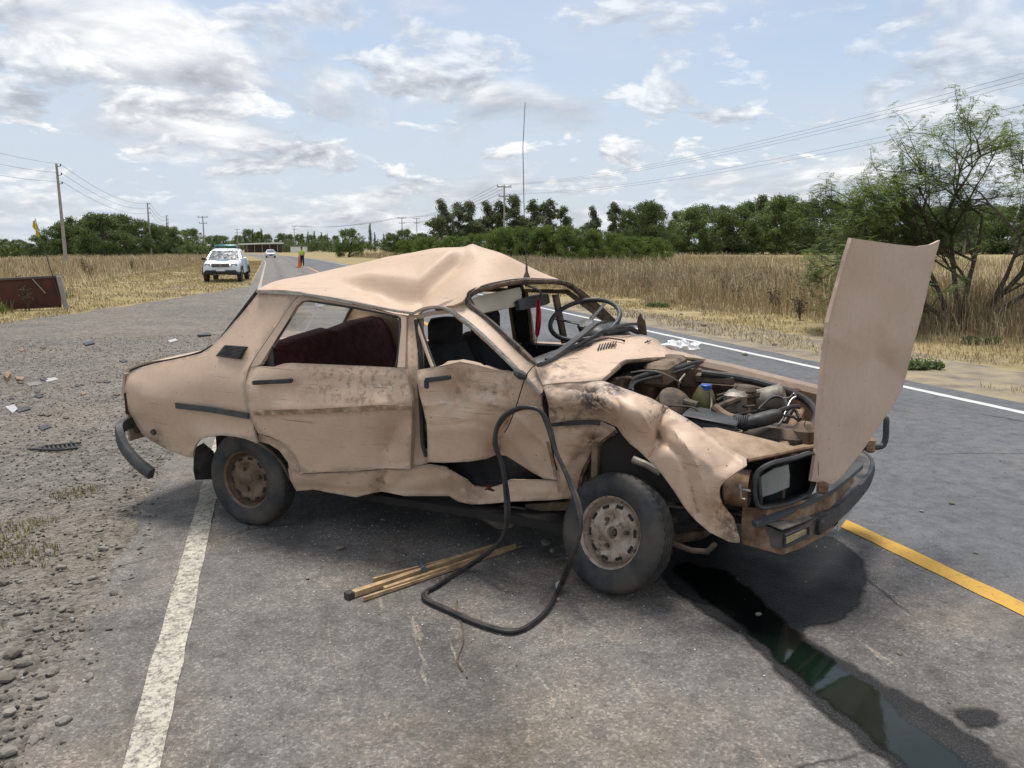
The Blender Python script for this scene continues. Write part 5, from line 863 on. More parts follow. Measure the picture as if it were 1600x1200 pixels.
# --- under the bonnet
def hose(name, pts, r, mat=M_grime, n=8, sub=5): return strip_px(name, pts, r, mat, None, n, sub)
hose('radiator_hose', [(1096, 583, 1.12), (1160, 592, 1.15), (1210, 605, 1.15), (1252, 621, 1.15), (1272, 640, 1.1), (1275, 655, 1.02), (1263, 674, .92)], .022, M_rubber, 10); hose('conduit', [(984, 610, .45), (987, 594, .52), (1015, 584, .68), (1050, 577, .9), (1076, 569, 1.12), (1094, 566, 1.25)], .013, M_rubber); hose('conduit', [(988, 612, .45), (992, 598, .52), (1030, 588, .72), (1060, 580, .95), (1085, 572, 1.15)], .009, M_rubber)
hose('bonnet_cable', [(985, 582, .6), (1010, 579, .66), (1035, 583, .7), (1064, 598, .76)], .005, M_alu, 6); hose('heater_hose', [(1115, 640, .62), (1132, 632, .7), (1160, 622, .82), (1186, 616, .92)], .018, M_grime); hose('heater_hose', [(1116, 636, .6), (1130, 647, .58), (1146, 655, .55)], .022, M_inner, 10)
res = obj('coolant_bottle', MB().loft([[cp(2.40 + 0.075 * math.cos(t) * s, .78 + .06 * math.sin(t) * s, z) for t in (2 * math.pi * k / 12 for k in range(12))] for z, s in ((.64, .7), (.67, .8), (.75, .8), (.785, .6), (.81, .4))]), M_tank, W); res.scale = (1, 1, 1); rp = pv(1103, 608, .78)
res.location += pv(1100, 622, .78) - cp(2.40, .78, .745); obj('filler_cap', MB().lathe([(0, .030), (.022, .030), (.026, .024), (.026, 0)], rp, (0, 0, 1), 16), M_blue, W)
obj('brake_servo', MB().lathe([(-.05, .04), (-.04, .09), (.03, .095), (.05, .07), (.055, 0)], pv(1052, 634, .62), (UX * .5 + ZX * .6 - VX * .4), 22), M_grime, W); obj('master_cylinder', MB().tube([pv(1070, 628, .62), pv(1090, 634, .6)], .022, 10), M_grime, W)
af = obj('air_filter_box', MB().box(pv(1114, 662, .50), (.25, .22, .085), (UX * .97 + ZX * -.1).normalized(), VX, None, .03), M_greypl, W); obj('filter_lid', MB().box(pv(1114, 650, .50), (.262, .232, .014), (UX * .97 + ZX * -.1).normalized(), VX, None, .006), M_blackpl, af)
ih = obj('intake_hose', MB().tube([Vector(p) for p in smooth_poly([tuple(pv(*q)) for q in ((1143, 666, .50), (1168, 661, .5), (1192, 655, .52), (1220, 647, .56))], 4)], [.034, .034, .035, .036, .038, .039, .040, .041, .041, .041, .04, .036, .026], 14, flat=.85), M_rubber, W)
for k in range(7): obj('hose_rib', MB().tube([pv(1146 + k * 3.6, 665.5 - k * .8, .50) + (ZX * math.cos(t) * .037 + VX * math.sin(t) * .037) for t in (2 * math.pi * j / 14 for j in range(14))], .005, 5, closed=True), M_rubber, ih)
obj('oil_neck', MB().lathe([(-.06, .026), (.0, .028), (.004, .028), (.004, .02), (-.03, .02)], pv(1151, 674, .42), (0, 0, 1), 18), M_alu, W)
obj('rocker_cover', MB().box(pv(1205, 683, .62), (.34, .20, .12), UX, VX, ZX, .04), M_grime, W); obj('engine_block', MB().box(cp(2.68, .75, .52), (.45, .34, .26), UX, VX, ZX, .03), M_grime, W); obj('oil_cap', MB().lathe([(0, .03), (.03, .03), (.035, .02), (.035, 0)], pv(1188, 668, .6), (0, 0, 1), 14), M_blackpl, W)
obj('carburettor', MB().box(pv(1150, 628, .85), (.12, .12, .12), UX, VX, ZX, .02), M_alu, W); obj('carburettor_bowl', MB().lathe([(-.05, .05), (.03, .055), (.05, .04), (.05, 0)], pv(1165, 618, .9), (0, 0, 1), 14), M_grime, W); obj('alternator', MB().lathe([(-.07, .06), (.05, .065), (.07, .05), (.07, 0)], pv(1205, 622, .95), (UX + ZX * .3), 18), M_alu, W)
obj('washer_tank', MB().box(pv(1256, 684, .62), (.11, .16, .15), UX, VX, ZX, .03), M_inner, W); obj('heater_box', MB().box(pv(1040, 578, 1.0), (.14, .5, .12), UX, VX, ZX, .02), M_inner, W); obj('battery_tray', MB().box(pv(1120, 590, 1.2), (.22, .16, .05), UX, VX, ZX, .008), M_inner, W); obj('coil_bracket', MB().box(pv(1080, 590, 1.2), (.12, .03, .12), UX, VX, ZX, .008), M_inner, W)
for nm, pts, r, mt in [('fuel_line', [(1060, 606, .8), (1062, 595, .8), (1070, 585, .9)], .006, M_alu), ('ignition_lead', [(1140, 650, .7), (1165, 645, .75), (1195, 640, .8)], .006, M_rubber), ('ignition_lead', [(1185, 640, .75), (1205, 622, .85), (1222, 622, .85), (1228, 640, .8)], .007, M_rubber), ('vacuum_hose', [(1210, 645, .62), (1235, 636, .66), (1250, 636, .68)], .011, M_rubber), ('ignition_lead', [(1215, 648, .6), (1240, 652, .62), (1252, 665, .64), (1248, 680, .6)], .007, M_rubber), ('pale_wire', [(1205, 617, .9), (1230, 622, .85), (1240, 615, .85), (1244, 619, .85), (1235, 626, .82), (1222, 655, .7), (1216, 664, .62)], .004, M_chrome), ('earth_strap', [(1120, 618, .95), (1140, 612, 1.), (1150, 604, 1.05)], .006, M_grime), ('brake_pipe', [(1045, 634, .5), (1080, 636, .52), (1095, 645, .5)], .006, M_grime), ('choke_cable', [(1110, 612, .75), (1112, 630, .72), (1110, 650, .6)], .006, M_alu), ('ignition_lead', [(1190, 665, .6), (1200, 655, .65), (1212, 668, .62)], .008, M_rubber), ('vacuum_hose', [(1120, 626, .8), (1135, 620, .85), (1155, 634, .8), (1180, 634, .8)], .007, M_rubber), ('bulkhead_pipe', [(960, 592, .35), (985, 590, .5), (988, 604, .5)], .008, M_inner), ('inner_pipe', [(1150, 612, 1.2), (1190, 625, 1.2), (1230, 645, 1.15)], .012, M_inner), ('belt', [(1225, 660, .75), (1240, 640, .85), (1250, 655, .8)], .010, M_rubber)]: hose(nm, pts, r, mt, 6)
random.seed(33); MM = (M_grime, M_grime, M_inner, M_alu, M_rubber)     # small brackets, unions and pipes packed between the larger pieces
for k in range(46):
    u_ = random.uniform(2.26, 2.92); v_ = random.uniform(.42, 1.34); z_ = .80 - .10 * (u_ - 2.26) / .66 - random.uniform(.0, .16) + (.03 if v_ > .8 else -.04); w_ = random.uniform(.03, .085)
    X_ = Vector((random.gauss(0, 1), random.gauss(0, 1), random.gauss(0, .3))).normalized(); Y_ = perp(X_)[0]
    if k % 3 == 0: obj('engine_bracket', MB().box(cp(u_, v_, z_), (w_ * 1.6, w_, w_ * .5), X_, Y_, None, .008), random.choice(MM), W)
    elif k % 3 == 1: obj('pipe_union', MB().lathe([(-w_ * .6, w_ * .35), (-w_ * .3, w_ * .45), (w_ * .3, w_ * .45), (w_ * .35, w_ * .3), (w_ * .8, w_ * .28), (w_ * .8, 0)], cp(u_, v_, z_), X_, 10), random.choice(MM), W)
    else: obj('engine_pipe', MB().tube(smooth_poly([tuple(cp(u_ + random.uniform(-.09, .09), v_ + random.uniform(-.12, .12), z_ + .02 + random.uniform(-.04, .05))) for _ in range(4)], 4), random.uniform(.005, .013), 6), random.choice(MM), W)
# --- wheels
def wheel(c, ax, rimm, hub, name='wheel'):
    c = Vector(c); ax = Vector(ax).normalized(); X, Y = perp(ax)
    d = MB(); prof = [(-.06, .165), (.050, .163), (.062, .172), (.066, .181), (.060, .184), (.056, .178), (.048, .166), (.018, .158), (.008, .150), (.016, .146), (.030, .138), (.036, .128), (.038, .114), (.034, .102), (.026, .088), (.024, .07), (.032, .055), (.038, .045), (.038, .030), (.030, .027), (.012, .026), (.008, .0)]
    n = 60; vs = []
    for a, r in prof:
        for k in range(n):
            t = 2 * math.pi * k / n; w = math.exp(-((r - .078) / .026) ** 2); vs.append(c + ax * (a + .013 * math.cos(3 * t) * w) + (X * math.cos(t) + Y * math.sin(t)) * r)
    d.add(vs, [(i * n + k, i * n + (k + 1) % n, (i + 1) * n + (k + 1) % n, (i + 1) * n + k) for i in range(len(prof) - 1) for k in range(n)])
    w = obj(name, d, rimm, W, c)
    tp = [(-.052, .166), (-.066, .176), (-.076, .200), (-.079, .228), (-.075, .252), (-.066, .272), (-.056, .283), (-.046, .287)] + [(a, r) for x in (-.034, -.011, .012, .035) for a, r in ((x - .008, .289), (x - .005, .289), (x - .004, .277), (x + .004, .277), (x + .005, .289))] + [(.046, .287), (.056, .283), (.066, .272), (.075, .252), (.079, .228), (.076, .200), (.070, .186), (.066, .176), (.052, .166)]
    def tread(i, k): return -.005 if (k % 3 == 0 and (6 <= i <= 8 or len(tp) - 11 <= i <= len(tp) - 8)) else (-.003 if (k + i) % 4 == 0 and 8 < i < len(tp) - 11 else (.004 if i in (3, len(tp) - 6) else 0))
    obj('tyre', MB().lathe(tp, c, ax, 132, tread), M_tyre, w, c, sharp=40)
    for k in range(10):
        t = 2 * math.pi * (k + .3) / 10; e = X * math.cos(t) + Y * math.sin(t); q = -X * math.sin(t) + Y * math.cos(t); obj('vent_slot', MB().box(c + ax * .0365 + e * .126, (.040, .017, .006), q, e, ax, .004), M_dark, w, c)  # raised dark boxes; the shade of open slots is put into their colour
    for k in range(3):
        t = 2 * math.pi * (k + .5) / 3 + .2; e = X * math.cos(t) + Y * math.sin(t); obj('lug_nut', MB().lathe([(0, .011), (.016, .010), (.018, .004), (.018, 0)], c + ax * .02 + e * .072, ax, 6), M_grime, w, c)
    obj('hub', MB().lathe([(0, .020), (.008, .018), (.018, .012), (.019, 0)] if hub else [(0, .03), (.02, .03), (.026, .02), (.027, 0)], c + ax * (.008 if hub else .02), ax, 16), M_grime if hub else rimm, w, c)
    return w
cw = gz(400, 817); wheel((cw.x, cw.y, .289), -VX + ZX * .02, M_rimr, False)
q = Vector((-.13, -.93, .0)).normalized(); nrm = (q + Vector((-.76, .0, 0)) + ZX * .38).normalized(); fz = .289 * math.sqrt(1 - nrm.z ** 2) + .062 * nrm.z; fc = gz(963, 832, fz)
wheel(fc, nrm, M_rimf, True); wheel(cp(.0, 1.46, .289), VX, M_rimr, False); wheel(cp(2.42, 1.46, .289), (VX + UX * .2), M_rimr, False)
obj('mud_flap', MB().add([pv(*a) for a in ((303, 700, .06), (318, 692, .10), (334, 705, .16), (340, 738, .2), (334, 749, .2), (305, 750, .08), (302, 735, .06))], [tuple(range(7))]), M_rubber, W)
obj('wheel_arch_liner', cbox(MB(), (-.02, .42, .52), (.72, .36, .3)), M_dark, W)
obj('front_arch_liner', cbox(MB(), (2.42, .48, .56), (.7, .2, .26)), M_dark, W)
# ------------------------------------------------------------------ poles and wires
M_conc = plain('weathered_concrete', (.36, .33, .29), .85, .18, 3, (.2, .18, .15), .4); M_polewood = plain('grey_pole_wood', (.17, .14, .11), .85, .25, 4); M_ins = plain('dark_insulator', (.05, .04, .035), .4); M_wire = plain('dull_cable', (.05, .05, .052), .5)
def concrete_pole(p, h, label, group, spread=1.0):
    t = thing('utility_pole', label, 'utility pole', p, group); obj('shaft', MB().tube([p, p + ZX * h], [.17, .095], 10), M_conc, t); at = []
    for k in range(3):
        q = p + ZX * (h - .25 - .75 * k); e = q + Vector((.42, -.1, .05)); a = obj('bracket', MB().tube([q, e], .03, 6), M_ins, t); obj('insulator', MB().lathe([(0, .04), (.05, .065), (.1, .05), (.15, .06), (.18, 0)], e, (0, 0, 1), 8), M_ins, a); at.append(e + ZX * .18)
    return at
def cross_pole(p, h, label, group, ang=0.0, arms=2, mat=None):
    t = thing('utility_pole', label, 'utility pole', p, group); obj('shaft', MB().tube([p, p + ZX * h], [.16, .10], 10), mat or M_conc, t); d = Vector((math.cos(ang), math.sin(ang), 0)); at = []
    for k in range(arms):
        z = h - .15 - 1.25 * k; w = (1.05, .8)[k % 2]; a = obj('crossarm', MB().box(p + ZX * z, (2 * w, .1, .12), d, Vector((-d.y, d.x, 0)), ZX), M_polewood, t)
        for s in ((-1, 0, 1) if k == 0 else (-1, 1)):
            e = p + ZX * (z + .06) + d * (s * w * .92); obj('insulator', MB().lathe([(0, .035), (.08, .06), (.13, .045), (.2, .055), (.24, 0)], e, (0, 0, 1), 8), M_ins, a); at.append(e + ZX * .24)
    return at
def wires(A, B, sag, r, label, group):
    for a, b in zip(A, B):
        pts = [a.lerp(b, k / 22) - ZX * (sag * 4 * (k / 22) * (1 - k / 22)) for k in range(23)]; tag(obj('power_cable', MB().tube(pts, r, 5), M_wire), label, 'cable', group)
GL = 'concrete poles on the left'
lps = []
for s, h, lb in ((19, 9.0, None), (78.7, 9.0, 'tall pale concrete utility pole standing in the dry grass behind the rusty panel'), (140, 9.0, 'concrete utility pole next after the tallest one beside the left verge'), (196, 9.2, 'thin distant concrete pole between the second pole and the pickup'), (262, 9.4, 'far slender concrete pole behind the parked pickup')):
    p = rd(-17.5, s); p = Vector((p.x, p.y, 0))
    if lb: lps.append(concrete_pole(p, h, lb, GL))
    else: lps.append([p + Vector((.42, -.1, h - .07 - .75 * k)) for k in range(3)])
for k in range(len(lps) - 1): wires(lps[k], lps[k + 1], 1.15, .010 + .004 * k, 'thin power cable strung along the left row of concrete poles', 'left power cables')
mp = gd(320, 388, 165); cross_pole(Vector((mp.x, mp.y, 0)), 8.3, 'grey pole with several short crossarms above the pickup', 'poles beyond the pickup', 0, 2)
GR = 'poles beyond the dry field'
pa = gd(788, 388, 108); A = cross_pole(Vector((pa.x, pa.y, 0)), 10.1, 'tall pole with a wide crossarm rising out of the shrub thicket', GR, .35)
pb = Vector((31, 25, 0)); B = [pb + Vector((math.cos(.6) * x, math.sin(.6) * x, z)) for x, z in ((-1, 11), (0, 11), (1, 11), (-.75, 9.5), (.75, 9.5))]
wires(A, B, 1.6, .008, 'thin power cable crossing the sky above the dry field', 'right power cables')
qs = []
for px, d, h, lb in ((629, 205, 9.6, 'distant pole with two crossarms above the low bush trees'), (652, 230, 10.4, 'distant bare pole near the eucalyptus trees'), (461, 330, 11, 'far pole above the officer in the bright vest'), (372, 300, 9, 'far pole left of the white roofed shed'), (421, 440, 10, 'hazy far pole above the white roofed shed')): p = gd(px, 388, d); qs.append(cross_pole(Vector((p.x, p.y, 0)), h, lb, 'far poles'))
wires(A, qs[0], 1.4, .02, 'far power cable sagging towards the distant poles', 'far power cables'); wires(qs[0][:3], qs[2][:3], 1.4, .026, 'far power cable sagging towards the distant poles', 'far power cables')
# ------------------------------------------------------------------ rusty panel with a torn flag
M_oldrust = plain('dark_rusty_sheet', (.075, .028, .020), .85, .35, 3, (.13, .05, .03), .6, .4, 30)
a, b = gd(-45, 388, 20.4), gd(87, 388, 21.2); a.z = b.z = 0; d = (b - a).normalized(); nrm_ = Vector((d.y, -d.x, 0))
rp_ = thing('rusty_steel_panel', 'dark rusty steel panel held between posts in the grass of the left verge', 'panel', (a + b) / 2)
obj('sheet', MB().add([a + ZX * .02, b + ZX * .06, b + ZX * .88, a + ZX * .78, a - nrm_ * .03 + ZX * .02, b - nrm_ * .03 + ZX * .06, b - nrm_ * .03 + ZX * .88, a - nrm_ * .03 + ZX * .78], [(0, 1, 2, 3), (7, 6, 5, 4), (3, 2, 6, 7), (0, 4, 5, 1), (0, 3, 7, 4), (1, 5, 6, 2)]), M_oldrust, rp_, smooth=False)
obj('top_rail', MB().box((a + b) / 2 + ZX * .86, ((b - a).length + .1, .09, .07), (d + ZX * .043).normalized(), nrm_, None, .01), plain('grey_top_rail', (.10, .09, .08), .7), rp_); obj('post', MB().box(b + d * .06 + ZX * .42, (.12, .12, 1.0), (d * .98 + ZX * .0).normalized(), nrm_, (ZX - d * .12).normalized(), .012), M_conc, rp_); obj('post', MB().box(a - d * .06 + ZX * .42, (.12, .12, .95), d, nrm_, ZX, .012), M_conc, rp_)
obj('brace', MB().tube([a.lerp(b, .68) + nrm_ * .03 + ZX * .84, a.lerp(b, .82) + nrm_ * .05 + ZX * .45], .015, 6), M_conc, rp_)
f0 = b + nrm_ * .09 + ZX * .0; f1 = gd(54.5, 341, 21.1); f2 = gd(82, 430, 21.1); fl = thing('flag_pole', 'thin leaning stick with a torn yellow flag beside the rusty panel', 'flag', f2 - ZX * .9); obj('stick', MB().tube([f2 + (f2 - f1).normalized() * .8, f2, f1], [.014, .013, .008], 6), M_ins, fl)
def cloth(name, c, w, h, parent, mat):
    ax = (f1 - f2).normalized(); x = Vector((-1, .2, 0)).normalized(); G = [[c + ax * (h * (i / 6 - .5)) + x * (w * j / 6 * (1 - .55 * abs(i / 6 - .4))) + Vector((0, .03 * math.sin(j * 1.3 + i), -.05 * (j / 6) ** 2)) for j in range(7)] for i in range(7)]; return obj(name, MB().grid(G), mat, parent)
M_flag = plain('torn_yellow_cloth', (.72, .56, .05), .8, .15); cloth('flag_cloth', gd(57, 351, 21.1), .12, .24, fl, M_flag); cloth('flag_cloth', gd(60.5, 363, 21.1), .09, .22, fl, M_flag)
# ------------------------------------------------------------------ shed beyond the bend
sp = gd(408, 388, 330); t = thing('open_shed', 'low open shed with a long white roof beyond the far bend', 'shed', (sp.x, sp.y, 0)); M_wroof = plain('white_roof_sheet', (.75, .76, .77), .5, .06); M_shd = plain('shed_wall', (.12, .10, .09), .9, .3, .5)
b0 = Vector((sp.x, sp.y, 0)); obj('roof', MB().box(b0 + ZX * 3.7, (17, 8, .5), (1, 0, .03)), M_wroof, t); obj('back_wall', MB().box(b0 + Vector((0, 3, 1.6)), (16, .3, 3.2)), M_shd, t)
for k in range(6): obj('post', MB().box(b0 + Vector((-8 + 3.2 * k, -3.5, 1.7)), (.2, .2, 3.4)), M_conc, t)
b1 = b0 + Vector((-9, -14, 0)); t = thing('lean_to_shed', 'small lean to with a pale roof in front of the long white roofed shed', 'shed', b1); obj('roof', MB().box(b1 + ZX * 2.5, (6, 5, .35)), M_wroof, t); obj('wall', MB().box(b1 + ZX * 1.2, (5.6, 4.5, 2.3)), M_shd, t)
b2 = b0 + Vector((16, 0, 0)); t = thing('white_hut', 'small white walled hut to the right of the long shed', 'hut', b2); obj('wall', MB().box(b2 + ZX * 1.2, (6, 4, 2.4)), M_wroof, t); obj('roof', MB().box(b2 + ZX * 2.5, (6.4, 4.4, .25)), plain('grey_hut_roof', (.3, .28, .26), .8), t)
# ------------------------------------------------------------------ vehicles (built at the origin facing +Y, then set in place)
M_vwhite = plain('white_vehicle_paint', (.72, .75, .79), .3, .05, 3, spec=.5); M_vglass = plain('dark_vehicle_glass', (.06, .075, .09), .08, .2, 3, spec=.8); M_vblack = plain('black_vehicle_trim', (.018, .018, .02), .5); M_vlamp = plain('clear_vehicle_lamp', (.20, .21, .22), .15, .2, 20); M_vred = plain('vehicle_red_lamp', (.3, .01, .01), .3); M_teal = plain('teal_light_bar', (.05, .26, .27), .3); M_decal = plain('blue_green_decal', (.16, .42, .55), .4)
def rsec(y, hw, z0, z1, r=.14, n=4, tuck=.06):
    pts = []
    for sx_, cz, a0 in ((1, z0, -90), (1, z1, 0), (-1, z1, 90), (-1, z0, 180)):
        for k in range(n + 1):
            an = R(a0 + 90 * k / n); pts.append(Vector((sx_ * (hw - r) + r * math.cos(an) - sx_ * (tuck if cz == z1 else 0), y, (cz + r if cz == z0 else cz - r) + r * math.sin(an))))
    return pts
def vwheel(t, x, y, r):
    s = 1 if x > 0 else -1; w = obj('wheel', MB().lathe([(-.02, r * .62), (.09, r * .62), (.07, r * .5), (.08, r * .2), (.085, 0)], Vector((x, y, r)), (s, 0, 0), 20), M_alu, t); obj('tyre', MB().lathe([(-.11, r * .6), (-.11, r * .9), (-.08, r), (.08, r), (.105, r * .92), (.105, r * .62)], Vector((x, y, r)), (s, 0, 0), 28), M_tyre, w)
def pickup():
    t = thing('police_pickup', 'white patrol pickup with a teal roof light bar parked on the straw verge', 'pickup')
    body = obj('body', MB().loft([rsec(-2.34, .80, .55, 1.08, .1), rsec(-2.28, .86, .45, 1.14, .1), rsec(-1.6, .9, .40, 1.15), rsec(-.2, .91, .38, 1.13), rsec(.9, .91, .38, 1.10), rsec(1.5, .91, .40, 1.06), rsec(1.95, .89, .42, 1.0), rsec(2.2, .85, .44, .93), rsec(2.32, .76, .48, .84, .1)]), M_vwhite, t, sharp=50)
    cab = obj('cabin', MB().loft([[Vector((x, y, z)) for x, y in ((-w, y0), (w, y0), (w, y1 * .3), (w * .93, y1), (-w * .93, y1), (-w, y1 * .3))] for z, w, y0, y1 in ((1.05, .86, -1.05, 1.12), (1.12, .84, -1.04, 1.02), (1.55, .68, -.88, .36), (1.63, .62, -.80, .22), (1.67, .45, -.6, .05))]), M_vwhite, t, sharp=40)
    obj('windscreen', MB().add([(-.75, 1.07, 1.115), (.75, 1.07, 1.115), (.62, .40, 1.55), (-.62, .40, 1.55), (-.75, 1.0, 1.10), (.75, 1.0, 1.10), (.62, .33, 1.53), (-.62, .33, 1.53)], [(0, 1, 2, 3), (0, 4, 5, 1), (2, 6, 7, 3), (1, 5, 6, 2), (3, 7, 4, 0)]), M_vglass, cab, smooth=False)
    for s in (-1, 1):
        for y0, y1, y2, y3 in ((.86, .06, .06, .34), (.0, -.86, -.78, .0)): obj('side_window', MB().add([(s * .853, y0, 1.14), (s * .853, y1, 1.14), (s * .706, y2, 1.52), (s * .706, y3, 1.52), (s * .80, y0, 1.14), (s * .80, y1, 1.14), (s * .65, y2, 1.52), (s * .65, y3, 1.52)], [(0, 1, 2, 3), (4, 7, 6, 5), (0, 4, 5, 1), (1, 5, 6, 2), (2, 6, 7, 3), (3, 7, 4, 0)]), M_vglass, cab, smooth=False)
        obj('side_mirror', MB().box((s * 1.0, .82, 1.14), (.2, .1, .15), bev=.03), M_vwhite if s < 0 else M_vblack, t); obj('headlight', MB().box((s * .62, 2.19, .83), (.30, .22, .17), (1, -.25 * s, 0), bev=.04), M_vlamp, t); obj('roof_rail', MB().tube([(s * .6, .2, 1.66), (s * .6, .1, 1.72), (s * .6, -.7, 1.72), (s * .6, -.8, 1.66)], .02, 6), M_vblack, t)
        obj('fog_light', MB().lathe([(0, .05), (.02, .05), (.03, 0)], (s * .66, 2.30, .56), (0, 1, 0), 12), M_vlamp, t); obj('door', MB().box((s * .912, .42, .80), (.012, .86, .5), bev=.005), M_vwhite, t); obj('rear_door', MB().box((s * .908, -.46, .80), (.012, .8, .5), bev=.005), M_decal, t)
        for y in (1.52, -1.42):
            vwheel(t, s * .80, y, .35); obj('wheel_arch', MB().tube([(s * .90, y + .42 * math.cos(q), .36 + .42 * math.sin(q)) for q in (math.pi * k / 10 for k in range(11))], .045, 6), M_vblack, t)
    gr = obj('grille', MB().box((0, 2.31, .83), (.86, .06, .17), bev=.03), M_vblack, t)
    for k in range(3): obj('grille_slat', MB().box((0, 2.345, .77 + .055 * k), (.80, .012, .014)), M_chrome, gr)
    obj('emblem', MB().add([(0, 2.36, .94), (.055, 2.365, .84), (0, 2.36, .74), (-.055, 2.365, .84), (0, 2.36, .90), (.03, 2.365, .84), (0, 2.36, .78), (-.03, 2.365, .84)], [(0, 1, 5, 4), (1, 2, 6, 5), (2, 3, 7, 6), (3, 0, 4, 7)]), M_chrome, gr, smooth=False)
    bp = obj('bumper', MB().loft([rsec(2.12, .9, .36, .60, .08), rsec(2.34, .80, .38, .60, .08), rsec(2.39, .6, .40, .58, .06)]), M_vblack, t); obj('number_plate', MB().box((0, 2.405, .62), (.42, .015, .13)), M_vwhite, bp); obj('skid_plate', MB().box((0, 2.36, .40), (.7, .06, .06), bev=.01), M_alu, bp)
    lb = obj('light_bar', MB().box((0, -.1, 1.80), (1.15, .26, .10), bev=.03), M_teal, t); obj('light_bar_foot', MB().box((.45, -.1, 1.72), (.06, .2, .09)), M_vblack, lb); obj('light_bar_foot', MB().box((-.45, -.1, 1.72), (.06, .2, .09)), M_vblack, lb)
    obj('bonnet_decal', MB().add([(-.28, 1.35, 1.088), (.28, 1.35, 1.088), (.28, 1.62, 1.062), (-.28, 1.62, 1.062)], [(0, 1, 2, 3)]), M_decal, t); obj('roll_bar', MB().tube([(-.7, -1.15, 1.1), (-.62, -1.05, 1.5), (.62, -1.05, 1.5), (.7, -1.15, 1.1)], .035, 8), M_vblack, t)
    return t
pk = pickup(); pk.location = tuple(gz(346, 441) + Vector((-.4, 2.0, 0))); pk.rotation_euler = (0, 0, math.pi + R(12.5))
def hatch():
    t = thing('white_car', 'small white car driving up the road towards the wreck', 'car'); obj('body', MB().loft([rsec(-2.0, .72, .4, .9, .1), rsec(-1.9, .8, .3, .98), rsec(0, .83, .28, .96), rsec(1.2, .83, .28, .92), rsec(1.8, .80, .3, .84), rsec(2.0, .68, .36, .72, .1)]), M_vwhite, t)
    cab = obj('cabin', MB().loft([[Vector((x, y, z)) for x, y in ((-w, y0), (w, y0), (w, y1), (-w, y1))] for z, w, y0, y1 in ((.9, .78, -1.9, 1.0), (1.4, .6, -1.5, .15), (1.48, .45, -1.2, -.1))]), M_vwhite, t); obj('windscreen', MB().add([(-.68, .97, .98), (.68, .97, .98), (.55, .24, 1.40), (-.55, .24, 1.40), (-.68, .9, .96), (.68, .9, .96), (.55, .17, 1.38), (-.55, .17, 1.38)], [(0, 1, 2, 3), (0, 4, 5, 1), (2, 6, 7, 3), (1, 5, 6, 2), (3, 7, 4, 0)]), M_vglass, cab, smooth=False)
    for s in (-1, 1):
        obj('headlight', MB().box((s * .58, 1.93, .68), (.26, .16, .15), bev=.03), M_vlamp, t); obj('side_mirror', MB().box((s * .9, .75, 1.0), (.16, .08, .12), bev=.02), M_vwhite, t)
        for y in (1.25, -1.25): vwheel(t, s * .72, y, .3)
    obj('grille', MB().box((0, 2.0, .52), (.9, .06, .16), bev=.02), M_vblack, t); obj('number_plate', MB().box((0, 2.04, .42), (.4, .02, .12)), M_vlamp, t); return t
hc = hatch(); hp = rd(1.6, 148); hc.location = (hp.x, hp.y, .008); hc.rotation_euler = (0, 0, math.pi + AL + R(2))
# ------------------------------------------------------------------ traffic cone and officer
M_orange = plain('orange_cone_plastic', (.72, .115, .035), .5, .1); cpt = gz(468, 418, .008); t = thing('traffic_cone', 'tall orange traffic cone on the road in front of the officer', 'cone', cpt)
obj('cone_body', MB().lathe([(.05, .17), (.06, .15), (1.02, .04), (1.06, .035), (1.06, 0)], cpt, (0, 0, 1), 18), M_orange, t); obj('cone_base', MB().box(cpt + ZX * .028, (.46, .46, .05), bev=.015), plain('dark_orange_base', (.40, .06, .02), .6), t)
def skinmesh(name, chain, mat, parent, org):
    """chain: list of polylines of (x, y, z, radius) sharing joints"""
    V, E_, Rr, idx = [], [], [], {}
    for pl in chain:
        last = None
        for x, y, z, r in pl:
            k = (round(x, 3), round(y, 3), round(z, 3))
            if k not in idx: idx[k] = len(V); V.append(k); Rr.append(r)
            if last is not None and last != idx[k]: E_.append((last, idx[k]))
            last = idx[k]
    me = bpy.data.meshes.new(name); me.from_pydata(V, E_, []); me.materials.append(mat); o = new(name, me, parent, org); s = o.modifiers.new('skin', 'SKIN'); 
    for v, r in zip(me.skin_vertices[0].data, Rr): v.radius = (r, r)
    me.skin_vertices[0].data[0].use_root = True; s.use_smooth_shade = True; u = o.modifiers.new('sub', 'SUBSURF'); u.levels = u.render_levels = 2; return o
op = gz(472.5, 415.5, .008); t = thing('person', 'person in a bright yellow green vest and dark trousers standing behind the cone', 'person', op)
M_skin = plain('skin', (.38, .23, .16), .6, .1); M_navy = plain('dark_navy_cloth', (.014, .015, .022), .85); M_hiviz = plain('yellow_green_vest', (.50, .68, .03), .7, .1)
legs = [[(0, 0, .95, .15), (-.09, 0, .90, .11), (-.10, .01, .50, .075), (-.11, .03, .09, .055), (-.11, -.10, .04, .045)], [(0, 0, .95, .15), (.09, 0, .90, .11), (.10, .01, .50, .075), (.11, .03, .09, .055), (.11, -.10, .04, .045)]]
body = skinmesh('body', legs + [[(0, 0, .95, .15), (0, 0, 1.15, .15), (0, 0, 1.36, .16), (0, 0, 1.48, .07), (0, -.01, 1.56, .065), (0, -.015, 1.64, .10), (0, -.01, 1.72, .085)]] + [[(0, 0, 1.36, .16), (s * .20, 0, 1.40, .07), (s * .26, -.03, 1.14, .055), (s * .12, -.22, 1.08, .042), (s * .04, -.26, 1.10, .035)] for s in (-1, 1)], M_skin, t, op)
skinmesh('trousers', [[(x, y, z, r + .012) for x, y, z, r in pl] for pl in legs], M_navy, body, op)
